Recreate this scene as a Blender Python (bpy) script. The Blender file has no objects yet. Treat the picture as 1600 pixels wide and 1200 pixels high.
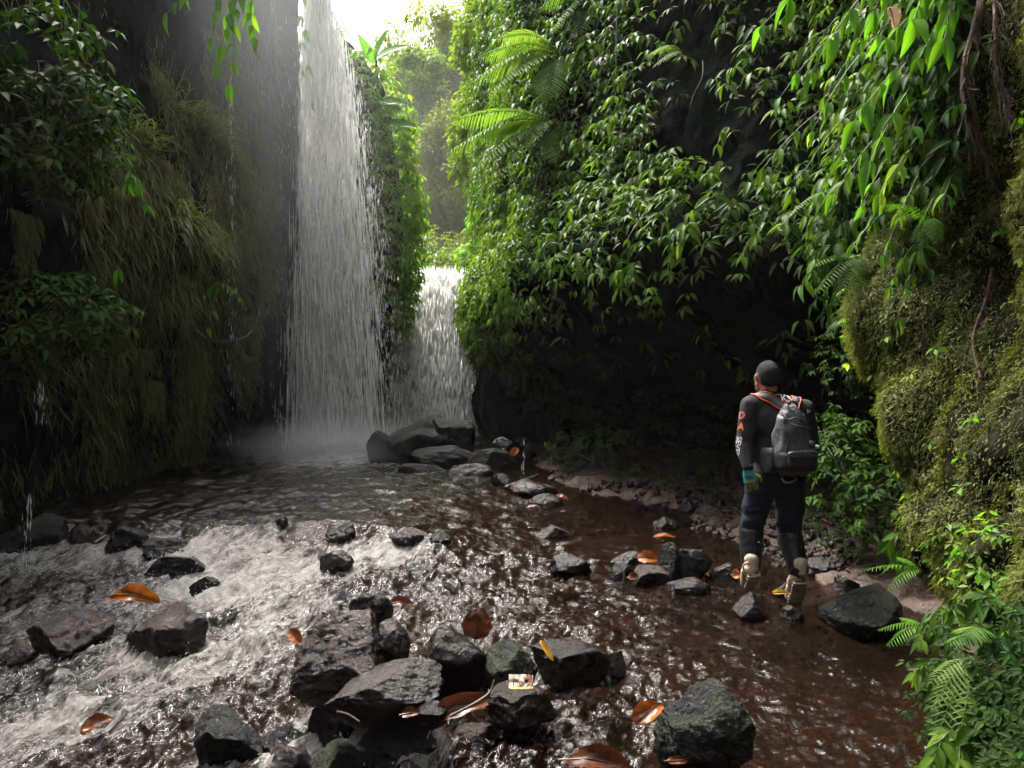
import bpy, bmesh, math, random
import numpy as np
from mathutils import Vector, Matrix, Euler
from mathutils.bvhtree import BVHTree

SC = bpy.context.scene
COL = SC.collection
R = math.radians
rng = np.random.default_rng(7)
random.seed(7)

# ------------------------------------------------------------------ camera, sky, sun, exposure
CAM_Z = 1.55
FPX = 1186.0
cam_d = bpy.data.cameras.new('camera')
cam_d.sensor_width = 36.0
cam_d.lens = 36.0 * FPX / 1600.0
cam_d.clip_start = 0.05
cam_d.clip_end = 500
cam = bpy.data.objects.new('camera', cam_d)
COL.objects.link(cam)
cam.location = (0, 0, CAM_Z)
cam.rotation_euler = (R(90), 0, 0)
SC.camera = cam

SUN_DIR = Vector((-0.27, 0.38, 0.885)).normalized()     # towards the light, through the slot above the gorge
w = bpy.data.worlds.new('World')
SC.world = w
w.use_nodes = True
wn = w.node_tree
bg = wn.nodes['Background']
sky = wn.nodes.new('ShaderNodeTexSky')
sky.sky_type = 'NISHITA'
sky.sun_disc = False
sky.sun_elevation = math.asin(SUN_DIR.z)
sky.sun_rotation = math.atan2(SUN_DIR.x, SUN_DIR.y)
sky.air_density = 1.0
sky.dust_density = 10.0
hs = wn.nodes.new('ShaderNodeHueSaturation')
hs.inputs['Saturation'].default_value = 0.12
wn.links.new(sky.outputs[0], hs.inputs['Color'])
wn.links.new(hs.outputs[0], bg.inputs[0])
bg.inputs[1].default_value = 0.15

sun_d = bpy.data.lights.new('sun', 'SUN')
sun_d.energy = 2.5
sun_d.angle = R(14)
sun_d.color = (1.0, 0.93, 0.82)
sun = bpy.data.objects.new('sun', sun_d)
COL.objects.link(sun)
sun.location = (-6, 6, 16)
sun.rotation_euler = SUN_DIR.to_track_quat('Z', 'Y').to_euler()

SC.view_settings.view_transform = 'Standard'
SC.view_settings.look = 'None'
SC.view_settings.exposure = 1.68
SC.view_settings.gamma = 1.0
SC.render.engine = 'CYCLES'
cy = SC.cycles
cy.use_denoising = True
try:
    cy.denoiser = 'OPENIMAGEDENOISE'
except Exception:
    pass
cy.use_adaptive_sampling = True
cy.adaptive_threshold = 0.03
cy.max_bounces = 6
cy.diffuse_bounces = 3
cy.glossy_bounces = 3
cy.transmission_bounces = 3
cy.transparent_max_bounces = 8
cy.volume_bounces = 1
cy.caustics_reflective = False
cy.caustics_refractive = False
cy.sample_clamp_indirect = 6.0
cy.sample_clamp_direct = 20.0

# ------------------------------------------------------------------ helpers
def P(px, py, Y):
    """A point of the place, measured on the photograph, Y metres up the stream."""
    return np.array([(px - 800.0) / FPX * Y, Y, CAM_Z - (py - 600.0) / FPX * Y])

def _h(i, j, k, seed):
    n = (i.astype(np.int64) * 374761393 + j.astype(np.int64) * 668265263 + k.astype(np.int64) * 2147483647 + seed * 1274126177) & 0xFFFFFFFF
    n = ((n ^ (n >> 13)) * 1274126177) & 0xFFFFFFFF
    n = ((n ^ (n >> 16)) * 2246822519) & 0xFFFFFFFF
    return ((n ^ (n >> 15)) & 0xFFFF).astype(np.float64) / 32767.5 - 1.0

def vnoise(p, seed=0):
    p = np.asarray(p, float)
    f = np.floor(p); q = p - f
    q = q * q * q * (q * (q * 6 - 15) + 10)
    i, j, k = f[..., 0].astype(np.int64), f[..., 1].astype(np.int64), f[..., 2].astype(np.int64)
    x, y, z = q[..., 0], q[..., 1], q[..., 2]
    def L(a, b, t): return a + (b - a) * t
    c00 = L(_h(i, j, k, seed), _h(i + 1, j, k, seed), x)
    c10 = L(_h(i, j + 1, k, seed), _h(i + 1, j + 1, k, seed), x)
    c01 = L(_h(i, j, k + 1, seed), _h(i + 1, j, k + 1, seed), x)
    c11 = L(_h(i, j + 1, k + 1, seed), _h(i + 1, j + 1, k + 1, seed), x)
    return L(L(c00, c10, y), L(c01, c11, y), z)

def fbm(p, seed=0, octv=4, gain=0.5, lac=2.03):
    p = np.asarray(p, float); s = 0.0; a = 1.0; t = 0.0
    for o in range(octv):
        s = s + a * vnoise(p, seed + o * 17); t += a
        a *= gain; p = p * lac + 3.7
    return s / t

def ridged(p, seed=0, octv=3):
    p = np.asarray(p, float); s = 0.0; a = 1.0; t = 0.0
    for o in range(octv):
        s = s + a * (1.0 - 2.0 * np.abs(vnoise(p, seed + o * 13))); t += a
        a *= 0.5; p = p * 2.1 + 1.9
    return s / t

def smooth(a, b, x):
    t = np.clip((x - a) / (b - a), 0, 1)
    return t * t * (3 - 2 * t)

def nrm(v):
    return v / np.maximum(np.linalg.norm(v, axis=-1, keepdims=True), 1e-9)

def mesh_np(name, V, F, attrs=None, shade=True):
    """V (n,3), F (m,3|4) or list of such arrays."""
    me = bpy.data.meshes.new(name)
    V = np.asarray(V, np.float32)
    Fs = F if isinstance(F, list) else [F]
    Fs = [np.asarray(f, np.int32) for f in Fs if len(f)]
    nl = sum(f.size for f in Fs); nf = sum(len(f) for f in Fs)
    me.vertices.add(len(V)); me.vertices.foreach_set('co', V.ravel())
    me.loops.add(nl); me.loops.foreach_set('vertex_index', np.concatenate([f.ravel() for f in Fs]))
    tot = np.concatenate([np.full(len(f), f.shape[1], np.int32) for f in Fs])
    st = np.concatenate([[0], np.cumsum(tot)[:-1]]).astype(np.int32)
    me.polygons.add(nf)
    me.polygons.foreach_set('loop_start', st)
    me.polygons.foreach_set('loop_total', tot)
    if shade:
        me.polygons.foreach_set('use_smooth', np.ones(nf, bool))
    for k, a in (attrs or {}).items():
        at = me.attributes.new(k, 'FLOAT', 'POINT')
        at.data.foreach_set('value', np.asarray(a, np.float32).ravel())
    me.update(calc_edges=True)
    me.validate()
    return me

def put(name, me, mat=None, parent=None, loc=None):
    o = bpy.data.objects.new(name, me)
    COL.objects.link(o)
    if mat is not None and me is not None:
        me.materials.append(mat)
    if parent is not None:
        o.parent = parent
    if loc is not None:
        o.location = loc
    return o

def tag(o, label=None, cat=None, group=None, kind=None):
    if label: o['label'] = label
    if cat: o['category'] = cat
    if group: o['group'] = group
    if kind: o['kind'] = kind
    return o

def empty(name, loc=(0, 0, 0)):
    o = bpy.data.objects.new(name, None)
    COL.objects.link(o)
    o.location = loc
    o.empty_display_size = 0.1
    return o

class MB:
    """collects pieces of one mesh"""
    def __init__(s): s.V = []; s.F3 = []; s.F4 = []; s.n = 0; s.A = []
    def add(s, V, F, a=0.5):
        V = np.asarray(V, float).reshape(-1, 3); F = np.asarray(F, int)
        if F.shape[1] == 3: s.F3.append(F + s.n)
        else: s.F4.append(F + s.n)
        s.V.append(V); s.n += len(V)
        s.A.append(np.full(len(V), a) if np.isscalar(a) else np.asarray(a))
    def tube(s, pts, rad, n=8, a=0.5, cap=True):
        pts = np.asarray(pts, float); m = len(pts)
        rad = np.broadcast_to(np.asarray(rad, float), (m,))
        T = nrm(np.gradient(pts, axis=0))
        up = np.array([0.31, 0.17, 0.93])
        if abs(T[0] @ up) > 0.95: up = np.array([1.0, 0.1, 0])
        B = nrm(np.cross(T, up)); N = np.cross(B, T)
        th = np.arange(n) * 2 * np.pi / n
        ring = pts[:, None] + rad[:, None, None] * (B[:, None] * np.cos(th)[None, :, None] + N[:, None] * np.sin(th)[None, :, None])
        V = ring.reshape(-1, 3)
        i = np.arange(m - 1)[:, None] * n; j = np.arange(n)[None]; k = (j + 1) % n
        F = np.stack([i + j, i + k, i + n + k, i + n + j], -1).reshape(-1, 4)
        s.add(V, F, a)
        if cap:
            for e, flip in ((0, True), (m - 1, False)):
                c = pts[e]; r_ = ring[e]
                VV = np.vstack([c[None], r_]); idx = np.arange(n)
                FF = np.stack([np.zeros(n, int), 1 + idx, 1 + (idx + 1) % n], -1)
                s.add(VV, FF[:, ::-1] if flip else FF, a)
    def box(s, c, size, M=None, a=0.5):
        x = np.array([[sx, sy, sz] for sx in (-.5, .5) for sy in (-.5, .5) for sz in (-.5, .5)]) * np.asarray(size)
        if M is not None: x = x @ np.asarray(M).T
        s.add(x + np.asarray(c), [[0, 1, 3, 2], [4, 6, 7, 5], [0, 4, 5, 1], [2, 3, 7, 6], [0, 2, 6, 4], [1, 5, 7, 3]], a)
    def grid(s, G, a=0.5, closed=False):
        G = np.asarray(G, float); m, n = G.shape[:2]
        i = np.arange(m - 1)[:, None] * n
        j = np.arange(n if closed else n - 1)[None]; k = (j + 1) % n
        F = np.stack([i + j, i + k, i + n + k, i + n + j], -1).reshape(-1, 4)
        s.add(G.reshape(-1, 3), F, a)
    def mesh(s, name, shade=True):
        F = []
        if s.F3: F.append(np.vstack(s.F3))
        if s.F4: F.append(np.vstack(s.F4))
        return mesh_np(name, np.vstack(s.V), F, {'tint': np.concatenate(s.A)}, shade)

# ------------------------------------------------------------------ materials
class NT:
    def __init__(s, name):
        s.m = bpy.data.materials.new(name); s.m.use_nodes = True
        s.t = s.m.node_tree; s.t.nodes.clear()
        s.out = s.n('ShaderNodeOutputMaterial')
    def n(s, typ, **kw):
        nd = s.t.nodes.new(typ)
        for k, v in kw.items():
            if k.startswith('i_'):
                key = k[2:].replace('_', ' ')
                nd.inputs[key].default_value = v
            else:
                setattr(nd, k, v)
        return nd
    def l(s, a, b): s.t.links.new(a, b)
    def noise(s, scale, detail=4, rough=0.55, vec=None, dist=0.0):
        nd = s.n('ShaderNodeTexNoise'); nd.inputs['Scale'].default_value = scale
        nd.inputs['Detail'].default_value = detail; nd.inputs['Roughness'].default_value = rough
        nd.inputs['Distortion'].default_value = dist
        if vec is not None: s.l(vec, nd.inputs['Vector'])
        return nd
    def pos(s, scale=(1, 1, 1)):
        g = s.n('ShaderNodeNewGeometry')
        mp = s.n('ShaderNodeMapping'); mp.inputs['Scale'].default_value = scale
        s.l(g.outputs['Position'], mp.inputs['Vector'])
        return mp.outputs[0]
    def obj(s, scale=(1, 1, 1)):
        g = s.n('ShaderNodeTexCoord')
        mp = s.n('ShaderNodeMapping'); mp.inputs['Scale'].default_value = scale
        s.l(g.outputs['Object'], mp.inputs['Vector'])
        return mp.outputs[0]
    def ramp(s, fac, stops):
        r = s.n('ShaderNodeValToRGB'); cr = r.color_ramp
        while len(cr.elements) > 1: cr.elements.remove(cr.elements[-1])
        for k, (p, c) in enumerate(stops):
            e = cr.elements[0] if k == 0 else cr.elements.new(p)
            e.position = p; e.color = (*c, 1) if len(c) == 3 else c
        s.l(fac, r.inputs[0]); return r.outputs[0]
    def mixc(s, f, a, b):
        m = s.n('ShaderNodeMix', data_type='RGBA')
        if hasattr(f, 'node'): s.l(f, m.inputs[0])
        else: m.inputs[0].default_value = f
        for v, i in ((a, 6), (b, 7)):
            if hasattr(v, 'node'): s.l(v, m.inputs[i])
            else: m.inputs[i].default_value = (*v, 1)
        return m.outputs[2]
    def math(s, op, a, b=None, clamp=False):
        m = s.n('ShaderNodeMath', operation=op, use_clamp=clamp)
        for v, i in ((a, 0), (b, 1)):
            if v is None: continue
            if hasattr(v, 'node'): s.l(v, m.inputs[i])
            else: m.inputs[i].default_value = v
        return m.outputs[0]
    def maprange(s, v, a, b, c=0.0, d=1.0):
        m = s.n('ShaderNodeMapRange'); m.interpolation_type = 'SMOOTHSTEP'
        s.l(v, m.inputs[0])
        for i, q in enumerate((a, b, c, d)): m.inputs[1 + i].default_value = q
        return m.outputs[0]
    def bump(s, h, strength=0.5, dist=0.02, nrm_=None):
        b = s.n('ShaderNodeBump'); b.inputs['Strength'].default_value = strength; b.inputs['Distance'].default_value = dist
        s.l(h, b.inputs['Height'])
        if nrm_ is not None: s.l(nrm_, b.inputs['Normal'])
        return b.outputs[0]
    def bsdf(s, col, rough=0.5, normal=None, spec=0.5, **kw):
        b = s.n('ShaderNodeBsdfPrincipled')
        if hasattr(col, 'node'): s.l(col, b.inputs['Base Color'])
        else: b.inputs['Base Color'].default_value = (*col, 1)
        if hasattr(rough, 'node'): s.l(rough, b.inputs['Roughness'])
        else: b.inputs['Roughness'].default_value = rough
        b.inputs['Specular IOR Level'].default_value = spec
        if normal is not None: s.l(normal, b.inputs['Normal'])
        for k, v in kw.items(): b.inputs[k.replace('_', ' ')].default_value = v
        return b
    def done(s, sh):
        s.l(sh.outputs[0] if hasattr(sh, 'outputs') else sh, s.out.inputs['Surface']); return s.m
    def tint(s, name='tint'):
        a = s.n('ShaderNodeAttribute'); a.attribute_name = name
        return a.outputs['Fac']

def leaf_mat(name, stops, rough=0.42, trans=0.38, tcol=(1.0, 1.1, 0.25), spec=0.08, vein=True):
    k = NT(name)
    col = k.ramp(k.tint(), stops)
    no = k.noise(9.0, 3, vec=k.pos())
    col = k.mixc(k.maprange(no.outputs[0], 0.35, 0.75, 0.0, 0.5), col, k.mixc(0.5, col, (0.09, 0.085, 0.02)))
    b = k.bsdf(col, rough, None, spec)
    t = k.n('ShaderNodeBsdfTranslucent')
    mul = k.n('ShaderNodeMix', data_type='RGBA', blend_type='MULTIPLY')
    mul.inputs[0].default_value = 1.0
    k.l(col, mul.inputs[6]); mul.inputs[7].default_value = (*tcol, 1)
    sc_ = k.n('ShaderNodeVectorMath', operation='SCALE'); sc_.inputs['Scale'].default_value = 1.9
    k.l(mul.outputs[2], sc_.inputs[0]); k.l(sc_.outputs[0], t.inputs[0])
    m = k.n('ShaderNodeMixShader'); m.inputs[0].default_value = trans
    k.l(b.outputs[0], m.inputs[1]); k.l(t.outputs[0], m.inputs[2])
    return k.done(m)

G3 = lambda a, b, c: [(0.0, a), (0.5, b), (1.0, c)]
M = {}
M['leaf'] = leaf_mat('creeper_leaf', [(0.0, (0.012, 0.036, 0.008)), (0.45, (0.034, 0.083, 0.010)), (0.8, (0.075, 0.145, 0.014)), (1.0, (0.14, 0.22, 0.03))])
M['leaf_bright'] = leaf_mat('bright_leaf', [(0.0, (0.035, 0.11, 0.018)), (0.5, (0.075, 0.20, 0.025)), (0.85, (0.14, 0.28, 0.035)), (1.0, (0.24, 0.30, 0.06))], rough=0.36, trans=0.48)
M['leaf_shaded'] = leaf_mat('shaded_leaf', G3((0.006, 0.022, 0.005), (0.014, 0.046, 0.009), (0.040, 0.090, 0.014)), rough=0.5, trans=0.2, spec=0.03)  # darker copy of the leaf green, shade put into its colour
M['leaf_far'] = leaf_mat('tree_leaf', [(0.0, (0.035, 0.075, 0.012)), (0.5, (0.09, 0.15, 0.018)), (0.85, (0.16, 0.22, 0.025)), (1.0, (0.22, 0.22, 0.035))], trans=0.45)
M['fern'] = leaf_mat('fern_green', G3((0.03, 0.085, 0.02), (0.075, 0.165, 0.035), (0.16, 0.22, 0.07)), rough=0.4, trans=0.4)
M['moss'] = leaf_mat('moss_green', [(0.0, (0.022, 0.028, 0.008)), (0.35, (0.058, 0.070, 0.011)), (0.7, (0.105, 0.122, 0.017)), (1.0, (0.17, 0.19, 0.03))], rough=0.7, trans=0.3, tcol=(1.1, 1.15, 0.5), spec=0.3)
M['hang_moss'] = leaf_mat('hanging_moss_olive', [(0.0, (0.035, 0.04, 0.018)), (0.45, (0.085, 0.092, 0.036)), (0.8, (0.15, 0.155, 0.055)), (1.0, (0.17, 0.125, 0.055))], rough=0.75, trans=0.3, tcol=(1.1, 1.1, 0.6), spec=0.25)
M['grass'] = leaf_mat('grass_olive', G3((0.05, 0.065, 0.02), (0.10, 0.125, 0.04), (0.19, 0.20, 0.08)), rough=0.4, trans=0.35)

def rock_mat(name, c0, c1, c2, rough=(0.22, 0.5), moss=0.0, bs=9.0, bstr=0.7, brown=0.0, spec=0.5):
    k = NT(name)
    v = k.pos()
    n1 = k.noise(bs * 0.45, 6, 0.62, v); n2 = k.noise(bs * 3.5, 6, 0.65, v); n3 = k.noise(bs * 0.2, 3, 0.5, v)
    col = k.ramp(n1.outputs[0], [(0.25, c0), (0.52, c1), (0.78, c2)])
    col = k.mixc(k.maprange(n2.outputs[0], 0.52, 0.75, 0, 0.5), col, c2)
    if brown:
        col = k.mixc(k.maprange(n3.outputs[0], 0.42, 0.62, 0, brown), col, (0.030, 0.017, 0.010))
    if moss:
        g = k.n('ShaderNodeNewGeometry')
        sx = k.n('ShaderNodeSeparateXYZ'); k.l(g.outputs['Normal'], sx.inputs[0])
        mn = k.noise(bs * 0.5, 5, 0.6, v)
        f = k.math('ADD', mn.outputs[0], k.math('MULTIPLY', sx.outputs['Z'], 0.18))
        f = k.maprange(f, 0.72 - moss * 0.22, 0.84 - moss * 0.18)
        mc = k.ramp(n2.outputs[0], [(0.3, (0.005, 0.009, 0.002)), (0.7, (0.017, 0.026, 0.005))])
        col = k.mixc(f, col, mc)
    n5 = k.noise(bs * 11, 4, 0.7, v)
    vo = k.n('ShaderNodeTexVoronoi', feature='DISTANCE_TO_EDGE'); vo.inputs['Scale'].default_value = bs * 0.55
    wv = k.n('ShaderNodeVectorMath', operation='MULTIPLY_ADD'); k.l(n1.outputs['Color'], wv.inputs[0]); wv.inputs[1].default_value = (.25, .25, .25); k.l(v, wv.inputs[2]); k.l(wv.outputs[0], vo.inputs['Vector'])
    crack = k.maprange(vo.outputs['Distance'], 0.0, 0.05, -0.07, 0.0)
    h = k.math('ADD', k.math('ADD', k.math('MULTIPLY', n1.outputs[0], 1.0), k.math('MULTIPLY', n2.outputs[0], 0.45)), k.math('ADD', k.math('MULTIPLY', n5.outputs[0], 0.16), crack))
    ro = k.maprange(n1.outputs[0], 0.3, 0.7, rough[0], rough[1])
    return k.done(k.bsdf(col, ro, k.bump(h, bstr, 0.05), spec))

M['rock_dark'] = rock_mat('wet_black_rock', (0.002, 0.0019, 0.0018), (0.0035, 0.0033, 0.0031), (0.009, 0.0085, 0.008), (0.10, 0.34), bstr=0.7, brown=.35, spec=.26)
M['rock_black'] = rock_mat('black_fall_boulder', (0.0015, 0.0015, 0.0014), (0.004, 0.0038, 0.0035), (0.010, 0.0095, 0.009), (0.3, 0.6), bstr=0.8, spec=0.10)
M['rock_grey'] = rock_mat('wet_grey_rock', (0.003, 0.0028, 0.0026), (0.007, 0.0066, 0.0061), (0.024, 0.0226, 0.021), (0.10, 0.34), bstr=0.7, brown=.35, spec=.36)
M['rock_brown'] = rock_mat('brown_rock', (0.006, 0.003, 0.002), (0.020, 0.0095, 0.0058), (0.044, 0.023, 0.0145), (0.14, 0.38), bstr=1.0)
M['rock_moss'] = rock_mat('mossy_rock', (0.0025, 0.0026, 0.002), (0.0055, 0.0056, 0.0046), (0.017, 0.0175, 0.014), (0.16, 0.45), moss=0.6, bstr=1.0, spec=.26)
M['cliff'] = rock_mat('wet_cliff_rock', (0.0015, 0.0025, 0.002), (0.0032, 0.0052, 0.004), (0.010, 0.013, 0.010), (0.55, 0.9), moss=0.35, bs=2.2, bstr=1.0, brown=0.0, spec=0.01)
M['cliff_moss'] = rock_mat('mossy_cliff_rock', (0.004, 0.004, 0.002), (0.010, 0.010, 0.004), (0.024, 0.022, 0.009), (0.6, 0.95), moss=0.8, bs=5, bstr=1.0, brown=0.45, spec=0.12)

def plain(name, col, rough=0.6, spec=0.4, bs=0, bstr=0.3, var=0.0, **kw):
    k = NT(name)
    v = k.pos()
    nn = k.noise(bs if bs else 40, 4, 0.6, v)
    c = k.mixc(k.maprange(nn.outputs[0], 0.35, 0.7), tuple(x * (1 - var) for x in col), tuple(min(1, x * (1 + var)) for x in col))
    return k.done(k.bsdf(c, rough, k.bump(nn.outputs[0], bstr, 0.01) if bs else None, spec, **kw))

M['mud'] = rock_mat('red_brown_mud', (0.030, 0.017, 0.011), (0.070, 0.038, 0.024), (0.115, 0.066, 0.043), (0.3, 0.6), bs=6, bstr=0.9)
M['bed'] = rock_mat('brown_stream_bed', (0.030, 0.018, 0.011), (0.085, 0.048, 0.028), (0.15, 0.095, 0.06), (0.4, 0.7), bs=7, bstr=0.9)
M['bark'] = rock_mat('brown_bark', (0.03, 0.02, 0.014), (0.075, 0.05, 0.035), (0.14, 0.10, 0.075), (0.6, 0.85), bs=14)
M['root'] = rock_mat('reddish_root', (0.035, 0.018, 0.012), (0.10, 0.05, 0.032), (0.19, 0.11, 0.075), (0.35, 0.7), bs=25)
M['stem'] = plain('brown_green_stem', (0.085, 0.085, 0.035), 0.5, bs=60, var=0.4)
M['vine'] = plain('pale_vine', (0.12, 0.105, 0.075), 0.55, bs=60, var=0.3)
# ------------------------------------------------------------------ stream levels, bed, water
def piece(y, pts):
    xs = [a for a, b in pts]; ys = [b for a, b in pts]
    return np.interp(y, xs, ys)

LEFT = [(2, -0.40), (3.2, -0.33), (5, -0.13), (6.15, -0.01), (6.55, 0.05), (7.0, 0.25), (18.5, 0.30), (19.0, 0.36), (40, 0.36)]
RIGHT = [(2, -0.20), (3, -0.13), (4.5, -0.05), (6, 0.0), (9, 0.12), (12, 0.22), (18.5, 0.30), (19, 0.36), (40, 0.36)]
def level(x, y):
    x = np.asarray(x, float); y = np.asarray(y, float)
    yj = y + 0.25 * vnoise(np.stack([x * 1.6, y * 0.3, x * 0 + 2], -1), 5)
    a = smooth(-1.3, 0.5, x)
    return piece(yj, LEFT) * (1 - a) + piece(y, RIGHT) * a

SHORE = [(-12, 2.6), (1.5, 1.45), (3.0, 1.75), (3.7, 2.02), (4.5, 2.4), (5.3, 2.5), (6, 2.35), (7.2, 1.95), (8.7, 1.75), (10, 0.75), (11, 0.45), (13, 0.3), (17, 0.0), (20, -0.5), (40, -0.5)]
def shore(y): return piece(y, SHORE)

def ground_Y(px, py):
    lo, hi = 1.9, 30.0
    for _ in range(50):
        m = 0.5 * (lo + hi)
        z = CAM_Z - (py - 600.0) / FPX * m
        if z > level((px - 800.0) / FPX * m, m): lo = m
        else: hi = m
    return lo
def G(px, py):
    return P(px, py, ground_Y(px, py))

# bed and bank: one sheet
ys = np.concatenate([np.linspace(-14, 1.6, 40, endpoint=False), 1.6 * np.exp(np.linspace(0, np.log(25 / 1.6), 420)), np.linspace(25.2, 70, 60)])
xs = np.concatenate([np.linspace(-30, -6, 40, endpoint=False), np.linspace(-6, 5, 420), np.linspace(5.1, 30, 40)])
X, Yg = np.meshgrid(xs, ys)
lv = level(X, Yg)
pp = np.stack([X, Yg, np.zeros_like(X)], -1)
d = X - shore(Yg) + 0.25 * fbm(pp * 1.3, 3)
bank = smooth(-0.5, 0.35, d)
bed = lv - 0.17 + 0.06 * fbm(pp * 1.7, 11) + 0.05 * fbm(pp * 6, 12, 3) - 0.05
rise = lv + 0.02 + 0.16 * np.clip(d, 0, 3) + 0.10 * fbm(pp * 2.2, 21) + 0.05 * fbm(pp * 8, 22, 4)
Z = bed * (1 - bank) + rise * bank
up = smooth(20.5, 21.5, Yg)                                        # the ground climbs behind the second fall
plate = 4.0 + 0.10 * np.clip(Yg - 24, 0, 60) + 0.5 * fbm(pp * 0.25, 31) + 0.16 * np.abs(X + 2) * smooth(21, 26, Yg)
Z = Z * (1 - up) + plate * up
def bed_z(x, y):
    i = np.clip(np.searchsorted(ys, y), 1, len(ys) - 1); j = np.clip(np.searchsorted(xs, x), 1, len(xs) - 1)
    return float(Z[i, j])
mb = MB(); mb.grid(np.stack([X, Yg, Z], -1))
k = NT('bed_and_bank')
v = k.pos()
n1 = k.noise(5, 6, 0.62, v); n2 = k.noise(28, 5, 0.65, v); vo = k.n('ShaderNodeTexVoronoi'); vo.inputs['Scale'].default_value = 9.0; k.l(v, vo.inputs['Vector'])
col = k.ramp(n1.outputs[0], [(0.3, (0.020, 0.010, 0.005)), (0.5, (0.050, 0.023, 0.0125)), (0.75, (0.085, 0.042, 0.025))])
col = k.mixc(k.maprange(n2.outputs[0], 0.55, 0.75, 0, 0.7), col, (0.022, 0.016, 0.013))
h = k.math('ADD', k.math('ADD', n1.outputs[0], k.math('MULTIPLY', n2.outputs[0], 0.4)), k.math('MULTIPLY', vo.outputs['Distance'], -0.4))
M['ground'] = k.done(k.bsdf(col, k.maprange(n1.outputs[0], 0.35, 0.65, 0.3, 0.7), k.bump(h, 0.9, 0.05), 0.5))
o = put('stream_bed', mb.mesh('stream_bed'), M['ground']); tag(o, kind='structure')

# water surface
wy = 1.7 * np.exp(np.linspace(0, np.log(20.6 / 1.7), 760))
wu = np.linspace(-0.78, 0.62, 640)
Yw = np.repeat(wy[:, None], len(wu), 1)
Xw = wu[None] * (Yw + 0.9) - 0.25
Xw = np.clip(Xw, -6.5, 4.6) + 0
lw = level(Xw, Yw)
pw = np.stack([Xw, Yw, np.zeros_like(Xw)], -1)

def seg_dist(x, y, pts):
    best = np.full(x.shape, 1e9)
    for (x0, y0), (x1, y1) in zip(pts[:-1], pts[1:]):
        dx, dy = x1 - x0, y1 - y0; L2 = dx * dx + dy * dy + 1e-9
        t = np.clip(((x - x0) * dx + (y - y0) * dy) / L2, 0, 1)
        best = np.minimum(best, np.hypot(x - x0 - t * dx, y - y0 - t * dy))
    return best
def gp(*pts): return [tuple(G(a, b)[:2]) for a, b in pts]
bandA = gp((-60, 905), (80, 892), (170, 868), (300, 862))
bandB = gp((600, 868), (520, 872), (430, 880), (360, 900), (320, 925))
bandC = gp((470, 905), (420, 960), (400, 1010), (340, 1040), (240, 1065), (140, 1105), (30, 1160), (-80, 1200))
bandD = gp((-60, 985), (60, 975), (140, 955), (230, 930), (330, 915))
bandE = gp((700, 1180), (800, 1130), (900, 1090), (960, 1060))
dA, dB, dC, dD, dE = [seg_dist(Xw, Yw, b) for b in (bandA, bandB, bandC, bandD, bandE)]
def bias(d_, r): return np.clip(1 - d_ / r, 0, 1)
rapid = smooth(0.35, -0.55, Xw) * smooth(7.0, 6.4, Yw)
lip = np.exp(-((Yw - 6.75) / 0.3) ** 2) * smooth(-0.2, -1.0, Xw)
fall1_glare = np.exp(-(((Xw + 2.9) / 1.7) ** 2 + ((Yw - 12.6) / 2.3) ** 2))  # bright glare and mist on the pool, whitened in as foam
fall2 = np.exp(-(((Xw + 2.0) / 1.5) ** 2 + ((Yw - 19.6) / 0.9) ** 2))
fm = 0.40 * bias(dA, .55) + 0.50 * bias(dB, .55) + 0.55 * bias(dC, .55) + 0.32 * bias(dD, .55) + 0.0 * bias(dE, .25) + 0.50 * rapid + 0.35 * lip + 0.95 * fall1_glare + 1.1 * fall2
calm = smooth(0.3, 1.2, Xw) * smooth(9.5, 7.5, Yw)
turb = 0.62 + 0.9 * rapid + 0.4 * lip + 0.6 * np.exp(-((Xw - 0.1) / 1.2) ** 2) * smooth(8, 6, Yw) - 0.5 * calm + 0.5 * bias(dE, 0.6)
flow = np.array([0.55, 1.0])
# flow coordinates (along, across) so crests stretch downstream
al = (Xw * 0.5 + Yw * 0.86); ac = (Xw * 0.86 - Yw * 0.5)
fl = np.stack([al, ac, np.zeros_like(al)], -1)
hh = 0.030 * ridged(fl * [2.2, 3.4, 1], 41, 2) + 0.022 * fbm(fl * [4.5, 7.5, 1], 42, 2) + 0.012 * ridged(fl * [10, 15, 1], 43, 2) + 0.0055 * vnoise(fl * [24, 34, 1], 44) + 0.003 * vnoise(fl * [55, 70, 1], 45)
hh = 1.15 * hh * (0.30 + 0.9 * np.clip(turb, 0, 1.6)) * smooth(18, 11, Yw) + 0.012 * fbm(pw * 2.5, 46, 3) * smooth(9, 14, Yw)
zw = lw + hh * 0.9 + 0.045 * np.clip(fm, 0, 1) * fbm(pw * 5, 47, 3)
foam = np.clip(fm, 0, 1.3)
mb = MB(); mb.grid(np.stack([Xw, Yw, zw], -1), 0.5)
me = mb.mesh('stream_water')
at = me.attributes.new('foam', 'FLOAT', 'POINT'); at.data.foreach_set('value', foam.astype(np.float32).ravel())

def mix_sh(k, f, a, b):
    m = k.n('ShaderNodeMixShader')
    if hasattr(f, 'node'): k.l(f, m.inputs[0])
    else: m.inputs[0].default_value = f
    k.l(a.outputs[0] if hasattr(a, 'outputs') else a, m.inputs[1]); k.l(b.outputs[0] if hasattr(b, 'outputs') else b, m.inputs[2])
    return m
k = NT('stream_water')
g = k.n('ShaderNodeNewGeometry')
m0 = k.n('ShaderNodeMapping'); m0.inputs['Rotation'].default_value = (0, 0, R(30)); k.l(g.outputs['Position'], m0.inputs['Vector'])
mp = k.n('ShaderNodeMapping'); mp.inputs['Scale'].default_value = (1.6, 0.8, 1); k.l(m0.outputs[0], mp.inputs['Vector']); v = mp.outputs[0]
mq = k.n('ShaderNodeMapping'); mq.inputs['Scale'].default_value = (2.2, 0.55, 1); k.l(m0.outputs[0], mq.inputs['Vector']); vf = mq.outputs[0]
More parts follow.
